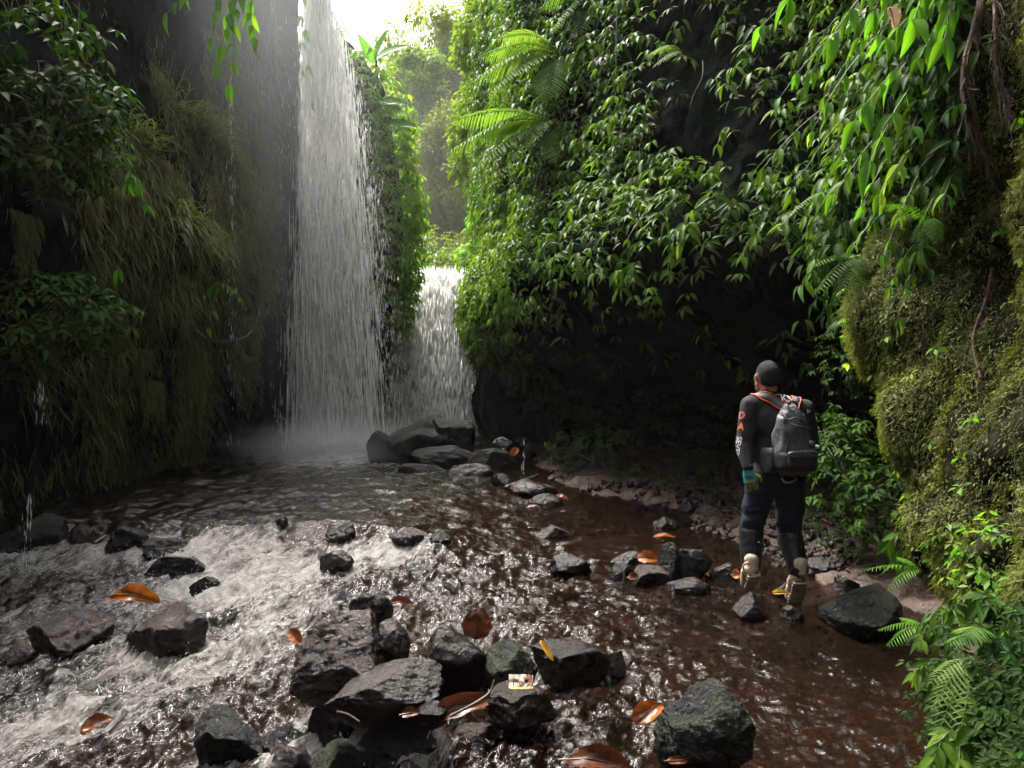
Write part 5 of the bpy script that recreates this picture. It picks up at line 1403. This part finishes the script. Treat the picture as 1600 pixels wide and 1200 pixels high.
def text_mesh(txt, size):
    cu = bpy.data.curves.new('text', 'FONT'); cu.body = txt; cu.size = size; cu.extrude = .0; cu.align_x = 'CENTER'; cu.align_y = 'CENTER'; cu.offset = size * .012
    o_ = bpy.data.objects.new('text', cu); COL.objects.link(o_)
    dg = bpy.context.evaluated_depsgraph_get()
    me_ = bpy.data.meshes.new_from_object(o_.evaluated_get(dg))
    bpy.data.objects.remove(o_); bpy.data.curves.remove(cu)
    return me_
me = text_mesh('120', .034)
o = put('printing', me, M['wr_orange'], root); c = P(808, 1067.5, 3.40)
o.location = tuple(c - np.array(root.location) + np.array([0, -.012, 0])); o.rotation_euler = (R(78), 0, 0)
root = empty('plastic_scrap', tuple(P(1313, 822, 6.6))); tag(root, 'small turquoise plastic scrap on the mud bank', 'litter')
M['cyan'] = plain('turquoise_plastic', (.06, .50, .62), .3, .5, 30, .5, .2)
Ys = ground_Y(1313, 826)
sheet('scrap', 1306, 1321, 817, 827, Ys, 'cyan', root, 5, .0, .05)
root = empty('plastic_bag', tuple(P(1328, 812, 6.9))); tag(root, 'twisted orange and pale plastic bag scrap beside the bank shrub', 'litter')
Ys = ground_Y(1328, 818)
sheet('orange_end', 1326, 1341, 802, 812, Ys, 'wr_orange', root, 7, .0, .06); sheet('pale_end', 1315, 1328, 807, 817, Ys, 'dl_tan', root, 8, .0, .06)
# ------------------------------------------------------------------ the man
def blob(name, prims, voxel, mat, par, smooth_it=6, wrinkle=0.0, wr_scale=(9, 9, 5), wseed=0):
    """one continuous surface grown from tapered limbs and ellipsoids"""
    mb_ = MB(); Vs, Fs = ico(3)
    for q in prims:
        if q[0] == 'c':
            _, p1, p2, r1, r2 = q
            p1, p2 = np.asarray(p1, float), np.asarray(p2, float)
            L = np.linalg.norm(p2 - p1); n_ = max(2, int(L / (0.35 * min(r1, r2))) + 1)
            for t in np.linspace(0, 1, n_):
                mb_.add(Vs * (r1 + (r2 - r1) * t) + p1 + (p2 - p1) * t, Fs)
        else:
            c_, r_ = np.asarray(q[1], float), np.asarray(q[2], float)
            V = Vs * r_
            if len(q) > 3: V = V @ np.array(Euler([R(a) for a in q[3]]).to_matrix()).T
            mb_.add(V + c_, Fs)
    me_ = mb_.mesh(name)
    o_ = bpy.data.objects.new(name, me_); COL.objects.link(o_)
    md = o_.modifiers.new('r', 'REMESH'); md.mode = 'VOXEL'; md.voxel_size = voxel; md.use_smooth_shade = True
    ms = o_.modifiers.new('s', 'SMOOTH'); ms.iterations = smooth_it; ms.factor = 0.5
    dg = bpy.context.evaluated_depsgraph_get()
    m2 = bpy.data.meshes.new_from_object(o_.evaluated_get(dg))
    bpy.data.objects.remove(o_); bpy.data.meshes.remove(me_)
    m2.name = name
    m2.polygons.foreach_set('use_smooth', np.ones(len(m2.polygons), bool))
    if wrinkle:
        n_ = len(m2.vertices); co = np.zeros(n_ * 3, np.float32); no_ = np.zeros(n_ * 3, np.float32)
        m2.vertices.foreach_get('co', co); m2.vertices.foreach_get('normal', no_)
        co = co.reshape(-1, 3).astype(float); no_ = no_.reshape(-1, 3)
        wv = ridged(co * np.array(wr_scale) + fbm(co * 6, wseed, 2)[:, None] * .8, wseed + 1, 2)
        co = co + no_ * (wrinkle * wv)[:, None]
        m2.vertices.foreach_set('co', co.astype(np.float32).ravel()); m2.update()
    m2.materials.clear()
    return put(name, m2, mat, par)

MX, MY, MZ = 1.867, 5.4, -0.02
man = empty('person', (MX, MY, MZ)); tag(man, 'man in black jersey and dark jeans wading away upstream, seen from behind', 'person')
def cloth(name, col, rough=.8, bs=160, var=.25, bstr=.25):
    return plain(name, col, rough, .3, bs, bstr, var)
M['skin'] = plain('skin', (.36, .19, .115), .5, .4, 120, .1, .08)
M['hair'] = plain('short_black_hair', (.020, .018, .017), .7, .3, 260, 1.0, .7)
M['jersey'] = cloth('black_jersey', (.016, .015, .015))
M['denim'] = cloth('dark_denim', (.008, .015, .027), .8, 220)
M['guard'] = plain('black_guard', (.010, .011, .013), .4, .5, 60, .3, .3)
M['boot'] = plain('cream_boot', (.56, .45, .33), .65, .4, 90, .4, .2)
M['sole'] = plain('tan_sole', (.16, .11, .07), .6, .4, 90, .4, .25)
M['glove'] = plain('turquoise_glove', (.07, .36, .40), .7, .3, 120, .3, .2)
M['glove_y'] = plain('yellow_green_glove_finger', (.36, .42, .09), .7, .3, 120, .3, .2)
M['pack'] = plain('grey_pack_cloth', (.10, .103, .112), .55, .4, 38, .6, .3)
M['pack_dark'] = plain('dark_pack_cloth', (.026, .027, .031), .6, .4, 55, .3, .2)
M['pack_strap'] = plain('grey_strap', (.075, .082, .095), .6, .4, 140, .3, .15)
M['red_trim'] = plain('red_trim', (.55, .06, .02), .5, .4, 60, .2, .1)
M['white_print'] = plain('white_print', (.70, .69, .66), .6, .3, 60, .2, .08)
M['orange_print'] = plain('orange_print', (.78, .19, .025), .6, .3, 60, .2, .08)
M['purple_print'] = plain('purple_print', (.12, .06, .30), .6, .3, 60, .2, .08)

HEAD = np.array([-.045, .02, 1.625])
# hand, left: palm and five fingers, slightly curled
def hand(wrist, d_, side, nrm_, s=1.0, curl=.35):
    d_ = nrm(np.asarray(d_, float)); side = np.asarray(side, float); side = nrm(side - d_ * (side @ d_)); n_ = np.cross(d_, side)
    if n_ @ np.asarray(nrm_, float) < 0: n_ = -n_
    w0 = np.asarray(wrist, float); out = []
    out += [('c', w0, w0 + d_ * .03 * s, .026 * s, .030 * s)]
    for q in np.linspace(-.030, .030, 4):
        out += [('c', w0 + d_ * .02 * s + side * q * .7 * s, w0 + d_ * .088 * s + side * q * s, .016 * s, .0135 * s)]
    fingers = []
    for q, L in zip((-.031, -.0105, .0105, .030), (.058, .074, .078, .068)):
        a = w0 + d_ * .09 * s + side * q * s
        c1 = a; L *= s; ang = 0; seg = (.45, .32, .23); rr = (.0098, .0088, .0078, .0065)
        pr = []
        for z, f in enumerate(seg):
            ang += curl * (1 + .15 * rng.normal())
            c2 = c1 + (d_ * math.cos(ang) + n_ * math.sin(ang) + side * q * 1.2) * L * f
            pr += [('c', c1, c2, rr[z] * s, rr[z + 1] * s)]; c1 = c2
        fingers.append(pr)
    th0 = w0 + d_ * .035 * s + side * .034 * s
    t1 = th0 + (d_ * .7 + side * .65 + n_ * .25) * .042 * s; t2 = t1 + (d_ * .9 + side * .2 + n_ * .35) * .032 * s
    fingers.append([('c', th0 - side * .012 * s, t1, .0135 * s, .0105 * s), ('c', t1, t2, .0102 * s, .0082 * s)])
    return out, fingers
LW = np.array([-.222, -.115, .975]); RW = np.array([.255, .22, 1.03])
lp, lf = hand(LW, (.22, .03, -1), (.80, -.30, 0), (.4, .6, 0), 1.0, .28)
rp, rf = hand(RW, (-.2, .8, .1), (-.7, 0, .6), (-.4, .3, -.8), 1.0, .6)
flat = lambda fs: [q for f in fs for q in f]
ARM_L = [((-.165, .01, 1.415), (-.222, -.03, 1.15), .058, .045), ((-.222, -.03, 1.15), tuple(LW), .044, .030)]
ARM_R = [((.215, .01, 1.385), (.275, .04, 1.12), .058, .045), ((.275, .04, 1.12), tuple(RW), .044, .030)]
LEG_L = [((-.075, .02, .90), (-.140, .08, .535), .092, .064), ((-.140, .08, .535), (-.168, .0, .25), .062, .042)]
LEG_R = [((.115, .02, .89), (.130, .07, .50), .092, .064), ((.130, .07, .50), (.155, -.05, .235), .062, .042)]
TORSO = [('e', (.015, .01, 1.30), (.185, .115, .20), (0, 4, -8)), ('e', (.02, .015, 1.10), (.155, .108, .20)), ('e', (.02, .02, .93), (.165, .118, .13)),
         ('c', (-.03, .01, 1.44), (-.16, .01, 1.415), .062, .060), ('c', (-.03, .01, 1.44), (.21, .01, 1.385), .062, .060)]
body = TORSO + [('c', a, b_, r1, r2) for a, b_, r1, r2 in ARM_L + ARM_R + LEG_L + LEG_R]
body += [('c', (-.025, .0, 1.43), (-.04, .015, 1.565), .062, .055),
         ('e', tuple(HEAD + [0, -.005, .012]), (.074, .094, .098)), ('e', tuple(HEAD + [-.012, .045, -.045]), (.058, .062, .068)),
         ('e', tuple(HEAD + [-.025, .085, -.085]), (.032, .03, .03)), ('c', tuple(HEAD + [-.030, .092, .02]), tuple(HEAD + [-.042, .125, -.022]), .011, .016),
         ('e', tuple(HEAD + [-.005, .086, .036]), (.05, .018, .014)), ('e', tuple(HEAD + [-.042, .10, -.055]), (.022, .012, .008)),
         ('e', tuple(HEAD + [-.078, .0, -.012]), (.009, .020, .032), (0, -12, 25)), ('e', tuple(HEAD + [.076, .005, -.012]), (.009, .020, .032), (0, 12, -25)),
         ('c', (-.168, .0, .25), (-.165, .07, .13), .042, .036), ('c', (.155, -.05, .235), (.150, .05, .06), .042, .036)]
body += lp + flat(lf) + rp + flat(rf)
blob('body', body, .0075, M['skin'], man, 3)
blob('hair', [('e', tuple(HEAD + [.002, -.010, .022]), (.0765, .096, .092)), ('e', tuple(HEAD + [.004, -.040, -.02]), (.066, .060, .058))], .008, M['hair'], man, 3, .0018, (60, 60, 60))
hs_ = bpy.data.objects['hair']; hv = np.array([v_.co[:] for v_ in hs_.data.vertices]); hn = np.array([v_.normal[:] for v_ in hs_.data.vertices])
ii = rng.integers(0, len(hv), 3800); mb = MB()
hd = nrm(hn[ii] * .8 + DOWN * .45 + np.array([0, -.1, 0]) + .45 * rvec(len(ii)))
inst(hv[ii] - hn[ii] * .002, hd, rvec(len(ii)), rnd(len(ii), .006, .015), TPL_STRAND, rnd(len(ii)), mb)
put('hair_strands', mb.mesh('hair_strands'), M['hair'], hs_)
# jersey
up_ = [('e', (.015, .01, 1.30), (.200, .130, .20), (0, 4, -8)), ('e', (.02, .015, 1.10), (.178, .128, .20)), ('e', (.02, .02, .955), (.182, .134, .10)),
       ('c', (-.03, .005, 1.435), (-.16, .01, 1.412), .072, .070), ('c', (-.03, .005, 1.435), (.21, .01, 1.382), .072, .070), ('c', (-.028, .0, 1.43), (-.033, .005, 1.49), .074, .066)]
up_ += [('c', a, b_, r1 + .016, r2 + .016) for a, b_, r1, r2 in ARM_L[:1] + ARM_R[:1]]
up_ += [('c', ARM_L[1][0], tuple(LW + [0, 0, .015]), .062, .040), ('c', ARM_R[1][0], tuple(RW - np.array([-.004, .03, -.012])), .062, .040)]
jersey = blob('jersey', up_, .010, M['jersey'], man, 6, .007, (9, 9, 5), 31)
# collar ring
th = np.linspace(0, 2 * np.pi, 25)
mb = MB(); mb.tube(np.stack([-.034 + .062 * np.cos(th), .006 + .062 * np.sin(th), 1.497 + .012 * np.sin(th) + .0 * th], -1), .008, 8, cap=False)
put('collar', mb.mesh('collar'), M['jersey'], man)
# jeans
lo_ = [('e', (.02, .02, .90), (.178, .130, .12))]
for (a, b_, r1, r2), (c_, d_, r3, r4) in ((LEG_L[0], LEG_L[1]), (LEG_R[0], LEG_R[1])):
    lo_ += [('c', a, b_, r1 + .020, r2 + .018)]
    e_ = np.asarray(c_) + (np.asarray(d_) - np.asarray(c_)) * .16
    lo_ += [('c', c_, tuple(e_), r3 + .020, r3 + .018)]
blob('jeans', lo_, .010, M['denim'], man, 4, .010, (6, 6, 17), 41)
for (c_, d_, r3, r4), nm in ((LEG_L[1], -1), (LEG_R[1], 1)):
    c_, d_ = np.asarray(c_), np.asarray(d_)
    g_ = blob('shin_guard', [('c', tuple(c_ + (d_ - c_) * .12), tuple(c_ + (d_ - c_) * .90), r3 + .024, r4 + .030), ('e', tuple(c_ + [0, .02, -.06]), (.078, .07, .075))], .009, M['guard'], man, 4, .003, (12, 12, 24), 51)
    mb = MB()
    for f in (.22, .80):
        q = c_ + (d_ - c_) * f; rr = (.074 if f < .5 else .062)
        tt = np.linspace(0, 2 * np.pi, 21)
        mb.tube(np.stack([q[0] + rr * np.cos(tt), q[1] + rr * np.sin(tt), q[2] + .012 * np.sin(tt * 1 + 1)], -1), .007, 6, cap=False)
    put('strap', mb.mesh('strap'), M['guard'], g_)
    mb = MB(); q = c_ + (d_ - c_) * .3 + np.array([.03, -.078, 0])
    mb.box(q, (.018, .006, .010), np.array(Euler((0, R(20), 0)).to_matrix())); mb.box(q + [-.008, 0, -.012], (.008, .006, .014))
    put('buckle', mb.mesh('buckle'), M['white_print'], g_)
# boots, heels lifted: the cream soles with their bars face the camera
def boot(ankle, toe_pt, heel_pt, yaw):
    ankle, toe_pt, heel_pt = [np.asarray(q, float) for q in (ankle, toe_pt, heel_pt)]
    u = nrm(toe_pt - heel_pt); L = np.linalg.norm(toe_pt - heel_pt)
    side = nrm(np.cross(u, [0, 1.0, .3])); side = side if side[0] > 0 else -side
    side = nrm(side + np.array([0, math.sin(R(yaw)), 0])); side = nrm(side - u * (side @ u))
    n_ = np.cross(side, u); n_ = n_ if n_[1] < 0 or n_[2] < -.3 else -n_             # out of the sole, backwards and down
    if n_ @ np.array([0, -1, -.2]) < 0: n_ = -n_
    pr = [('c', tuple(ankle + np.array([0, 0, .05])), tuple(ankle), .056, .056), ('c', tuple(ankle), tuple(heel_pt - n_ * .06 + u * .05), .054, .046)]
    for f, r_, h_ in ((.14, .042, .050), (.3, .046, .052), (.5, .046, .046), (.68, .046, .038), (.84, .042, .032)):
        for sx in (-.016, .016): pr.append(('e', tuple(heel_pt + u * L * f - n_ * h_ + side * sx), (r_, r_, r_ * .9)))
    b_ = blob('boot', pr, .009, M['boot'], man, 3, .003, (16, 16, 16), 61)
    t = np.linspace(0, 1, 16)
    hw = np.interp(t, [0, .06, .2, .45, .7, .9, 1], [.026, .046, .052, .048, .060, .050, .018])
    top = [heel_pt + u * L * a + side * w_ for a, w_ in zip(t, hw)]; bot = [heel_pt + u * L * a - side * w_ for a, w_ in zip(t, hw)]
    G_ = np.stack([np.array(top) - n_ * .022, np.array(top) + n_ * .0, np.array(top) * .94 + np.array(bot) * .06 + n_ * .008, np.array(top) * .06 + np.array(bot) * .94 + n_ * .008, np.array(bot) + n_ * .0, np.array(bot) - n_ * .022], 1)
    mb_ = MB(); mb_.grid(G_)
    s_ = put('sole', mb_.mesh('sole'), M['sole'], b_)
    mb_ = MB(); E = np.stack([side, u, n_], 1)
    for f in (.08, .19, .30, .42, .53, .64, .75, .86):
        w_ = np.interp(f, t, hw)
        mb_.box(heel_pt + u * L * f + n_ * .012, (w_ * 1.9, L * .07, .022), E)
    put('tread', mb_.mesh('tread'), M['boot'], b_)
    mb_ = MB(); tt = np.linspace(0, 2 * np.pi, 15)
    q = ankle + np.array([-.045 if ankle[0] < 0 else .0, -.035, .005])
    mb_.tube(np.stack([q[0] + .022 * np.cos(tt), q[1] - .014 * np.sin(tt), q[2] + .034 * np.sin(tt)], -1), .006, 6, cap=False)
    put('heel_loop', mb_.mesh('heel_loop'), M['boot'], b_)
boot((-.168, -.01, .275), (-.148, .09, .085), (-.175, -.085, .245), 8)
boot((.155, -.055, .255), (.152, .045, -.005), (.140, -.105, .200), -4)
# gloves
gl_ = blob('glove', [(q[0], q[1], q[2], q[3] + .004, q[4] + .004) for q in lp] + [('c', tuple(LW + [0, 0, .02]), tuple(LW), .037, .034)], .006, M['glove'], man, 3, .002, (40, 40, 40), 71)
for f in lf: blob('glove_finger', [(q[0], q[1], q[2], q[3] + .003, q[4] + .003) for q in f], .0045, M['glove_y'], gl_, 2)
mb = MB()
for q in np.linspace(-.024, .024, 4):
    a = LW + nrm(np.array([.22, .03, -1])) * .085 + nrm(np.array([.80, -.30, 0])) * q + np.array([-.008, -.014, 0])
    mb.tube([a - [0, 0, .012], a + [0, 0, .012]], .0065, 6)
put('knuckle_pad', mb.mesh('knuckle_pad'), M['glove_y'], gl_)
blob('glove', [(q[0], q[1], q[2], q[3] + .004, q[4] + .004) for q in rp + flat(rf)], .006, M['glove'], man, 2)

# printing on the jersey: wrapped onto the cloth
jm = jersey.data
JBV = BVHTree.FromPolygons([v_.co.copy() for v_ in jm.vertices], [tuple(q.vertices) for q in jm.polygons])
def wrap_text(txt, size, origin, right, up_, mat, name='lettering', lift=.003, off=(0, 0), par=jersey):
    me_ = text_mesh(txt, size)
    bm = bmesh.new(); bm.from_mesh(me_); bmesh.ops.triangulate(bm, faces=bm.faces[:])
    for _ in range(2):
        le = [e for e in bm.edges if e.calc_length() > size * .16]
        if le: bmesh.ops.subdivide_edges(bm, edges=le, cuts=1)
    bmesh.ops.triangulate(bm, faces=bm.faces[:])
    right = Vector(right).normalized(); up_ = Vector(up_).normalized(); n_ = right.cross(up_)
    for v_ in bm.verts:
        p_ = Vector(origin) + right * (v_.co.x + off[0]) + up_ * (v_.co.y + off[1])
        hit_ = JBV.ray_cast(p_ + n_ * .25, -n_)
        if hit_[0] is not None: v_.co = hit_[0] + hit_[1] * lift
        else:
            ne = JBV.find_nearest(p_); v_.co = ne[0] + ne[1] * lift
    bm.to_mesh(me_); bm.free(); me_.materials.clear()
    return put(name, me_, M[mat], par)
wrap_text('OLCKS', .072, (-.008, -.13, 1.472), (1, 0, -.10), (.10, 0, 1), 'white_print')
SL_R, SL_U = (.72, -.69, 0), (.10, 0, 1)
for ch, z, mt, sz in (('D', 1.345, 'orange_print', .075), ('A', 1.265, 'orange_print', .075)):
    wrap_text(ch, sz, (-.235, -.03, z), SL_R, SL_U, mt)
wrap_text('D', .045, (-.237, -.034, 1.345), SL_R, SL_U, 'purple_print', lift=.005)
wrap_text('SEVEN', .055, (-.245, -.03, 1.12), (-.08, 0, -1), (.72, -.69, 0), 'white_print')
wrap_text('V', .04, (.215, -.10, 1.375), (1, 0, -.5), (.5, 0, 1), 'white_print')

# ------------------------------------------------------------------ backpack, worn on his back: a thing of its own
pack = empty('backpack', (MX + .115, MY - .22, MZ + .95)); tag(pack, 'dark grey backpack with a drawstring top on the back of the wading man', 'backpack')
PO = np.array([.115, -.22, .95])
def superell(c, r_, e=.55, n_=40, m_=40, taper=0.0, bend=0.0, seed=0, amp=.006, rot=0):
    u = np.linspace(-np.pi / 2, np.pi / 2, n_); v_ = np.linspace(-np.pi, np.pi, m_, endpoint=False)
    U_, V_ = np.meshgrid(u, v_, indexing='ij')
    sp = lambda x: np.sign(x) * np.abs(x) ** e
    x = sp(np.cos(U_)) * sp(np.cos(V_)); y = sp(np.cos(U_)) * sp(np.sin(V_)); z = sp(np.sin(U_))
    s = 1 - taper * (z + 1) / 2
    q = np.stack([x * s * r_[0], y * s * r_[1], z * r_[2]], -1)
    q += nrm(q) * (amp * ridged(q * np.array([16, 16, 9]) + seed, seed + 800, 2) + amp * .8 * fbm(q * 22, seed + 801, 2))[..., None]
    q[..., 0] += bend * ((z + 1) / 2) ** 2
    a = R(rot); ca, sa = math.cos(a), math.sin(a)
    q = np.stack([q[..., 0] * ca - q[..., 1] * sa, q[..., 0] * sa + q[..., 1] * ca, q[..., 2]], -1)
    return q + np.asarray(c) - np.array([.06, 0, 0])
def pgrid(name, G_, mat, closed=True, par=pack):
    mb_ = MB(); mb_.grid(G_ - PO, closed=closed)
    return put(name, mb_.mesh(name), M[mat], par)
pgrid('pack_body', superell((.125, -.185, 1.185), (.155, .105, .235), .62, taper=.48, bend=-.03, seed=1, amp=.018, rot=18), 'pack')
pgrid('pack_base', superell((.13, -.185, 1.05), (.145, .10, .08), .45, seed=2, amp=.006, rot=18), 'pack_dark')
pk = pgrid('front_pocket', superell((.15, -.265, 1.065), (.112, .040, .06), .45, seed=3, amp=.007, rot=18), 'pack_dark')
pgrid('pocket_flap', superell((.152, -.298, 1.098), (.122, .014, .022), .5, 24, 30, seed=4, amp=.004, rot=18), 'pack', par=pack)
pgrid('side_pocket', superell((-.025, -.14, 1.04), (.040, .07, .09), .5, taper=.1, seed=5, amp=.006, rot=18), 'pack_dark')
pgrid('white_bottle_cap', superell((.295, -.15, 1.135), (.022, .022, .014), .7, 14, 16, seed=6, amp=.001), 'white_print')
# folded cloth creases on the upper body, draw cord, haul loop
mb = MB()
for a in ([(.02, -.275, 1.36), (.05, -.30, 1.33), (.10, -.315, 1.345), (.17, -.30, 1.30)], [(.035, -.285, 1.25), (.05, -.30, 1.19), (.04, -.30, 1.12), (.07, -.305, 1.08)], [(.06, -.30, 1.30), (.14, -.318, 1.28), (.21, -.285, 1.27)]):
    mb.tube(catmull(np.array(a) - PO - [.06, 0, 0], 18), .006, 6)
put('draw_cord', mb.mesh('draw_cord'), M['pack_dark'], pack)
mb = MB(); tt = np.linspace(0, np.pi, 12)
mb.tube(np.stack([.075 + .035 * np.cos(tt), -.14 + 0 * tt, 1.405 + .045 * np.sin(tt)], -1) - PO, .008, 6)
put('haul_loop', mb.mesh('haul_loop'), M['pack_dark'], pack)
mb = MB(); mb.box(np.array([.145, -.318, 1.165]) - PO, (.042, .004, .05), np.array(Euler((R(-8), 0, R(18))).to_matrix()))
lb = put('label_patch', mb.mesh('label_patch'), M['pack_dark'], pack)
mb = MB(); mb.box(np.array([.1445, -.3225, 1.165]) - PO, (.026, .004, .006), np.array(Euler((R(-8), 0, R(18))).to_matrix())); mb.box(np.array([.1445, -.3225, 1.152]) - PO, (.02, .004, .004), np.array(Euler((R(-8), 0, R(18))).to_matrix()))
put('label_mark', mb.mesh('label_mark'), M['pack'], lb)
def ribbon(name, pts, wid, mat, thick=.008, trim=None):
    C = catmull(pts, 26); T = nrm(np.gradient(C, axis=0))
    n_ = np.zeros_like(C)
    for q in range(len(C)):
        ne = JBV.find_nearest(Vector(C[q]))
        n_[q] = np.array(ne[1])
        C[q] = np.array(ne[0]) + n_[q] * .010 if (ne[3] < .06) else C[q]
    n_ = nrm(n_); S = nrm(np.cross(T, n_))
    w_ = wid / 2
    G_ = np.stack([C - S * w_ - n_ * thick / 2, C - S * w_ + n_ * thick / 2, C + S * w_ + n_ * thick / 2, C + S * w_ - n_ * thick / 2], 1)
    r_ = pgrid(name, G_, mat)
    if trim:
        for sg in trim:
            mb_ = MB(); mb_.tube(C + S * w_ * sg + n_ * .002 - PO, .0055, 6); put('piping', mb_.mesh('piping'), M['red_trim'], r_)
ribbon('shoulder_strap', [(.075, -.17, 1.375), (.03, -.14, 1.42), (-.06, -.085, 1.475), (-.115, -.01, 1.485), (-.125, .07, 1.44), (-.12, .12, 1.34)], .062, 'pack_strap', trim=(1, -1))
ribbon('shoulder_strap', [(.10, -.17, 1.375), (.115, -.13, 1.42), (.135, -.07, 1.455), (.15, .0, 1.46), (.155, .07, 1.42), (.15, .12, 1.32)], .056, 'pack_strap', trim=(1, -1))
mb = MB(); mb.tube(catmull(np.array([(-.02, -.20, .93), (-.01, -.24, .90), (.04, -.25, .905), (.07, -.24, .93)]) - PO, 14), .008, 6)
put('loose_strap', mb.mesh('loose_strap'), M['pack'], pack)

# ------------------------------------------------------------------ mist at the falls and haze over the gorge
def volume_mat(name, dens, col=(.93, .95, .95), aniso=.2, soft=None):
    k_ = NT(name)
    pv = k_.n('ShaderNodeVolumePrincipled'); pv.inputs['Density'].default_value = dens; pv.inputs['Color'].default_value = (*col, 1); pv.inputs['Anisotropy'].default_value = aniso
    k_.l(pv.outputs[0], k_.out.inputs['Volume'])
    if soft:                                                        # thins out towards its edge and is torn by drafts
        tc = k_.n('ShaderNodeTexCoord'); mp_ = k_.n('ShaderNodeMapping'); mp_.inputs['Scale'].default_value = soft; k_.l(tc.outputs['Object'], mp_.inputs['Vector'])
        ln = k_.n('ShaderNodeVectorMath', operation='LENGTH'); k_.l(mp_.outputs[0], ln.inputs[0])
        nn_ = k_.noise(2.2, 2, .6, mp_.outputs[0])
        f = k_.maprange(k_.math('ADD', ln.outputs['Value'], k_.math('MULTIPLY', nn_.outputs[0], .5)), 0.15, 1.25, 1.0, 0.0)
        k_.l(k_.math('MULTIPLY', k_.math('POWER', f, 1.5), dens), pv.inputs['Density'])
    return k_.m
def mist(c_, r_, dens, lab):
    V, F = ico(4)
    o_ = put('mist', mesh_np('mist', V * np.asarray(r_), F), volume_mat('mist_air', dens * 2.2, soft=tuple(1 / q for q in r_)), None, tuple(c_)); tag(o_, kind='stuff')
mist((-3.4, 14.8, .7), (1.6, 1.3, 1.3), .40, '')
mist((-3.1, 12.8, .55), (2.1, 2.4, .6), .30, '')
mist((-4.2, 13.0, 6.0), (3.2, 4.2, 7.5), .032, '')
mist((-2.1, 19.3, 1.2), (1.5, .8, 1.0), .07, '')
mist((-4.2, 12.5, 7.4), (2.3, 3.6, 3.6), .045, '')  # added veil that greys the upper left, standing in for flare and haze
mist((-2.5, 31, 9.0), (7.5, 7.0, 9.5), .016, '')
bm = bmesh.new(); bmesh.ops.create_cube(bm, size=1.0)
me = bpy.data.meshes.new('haze'); bm.to_mesh(me); bm.free()
o = put('haze', me, volume_mat('haze_air', .0004))
o.location = (0, 26, 9.4); o.scale = (70, 90, 23); tag(o, kind='stuff')
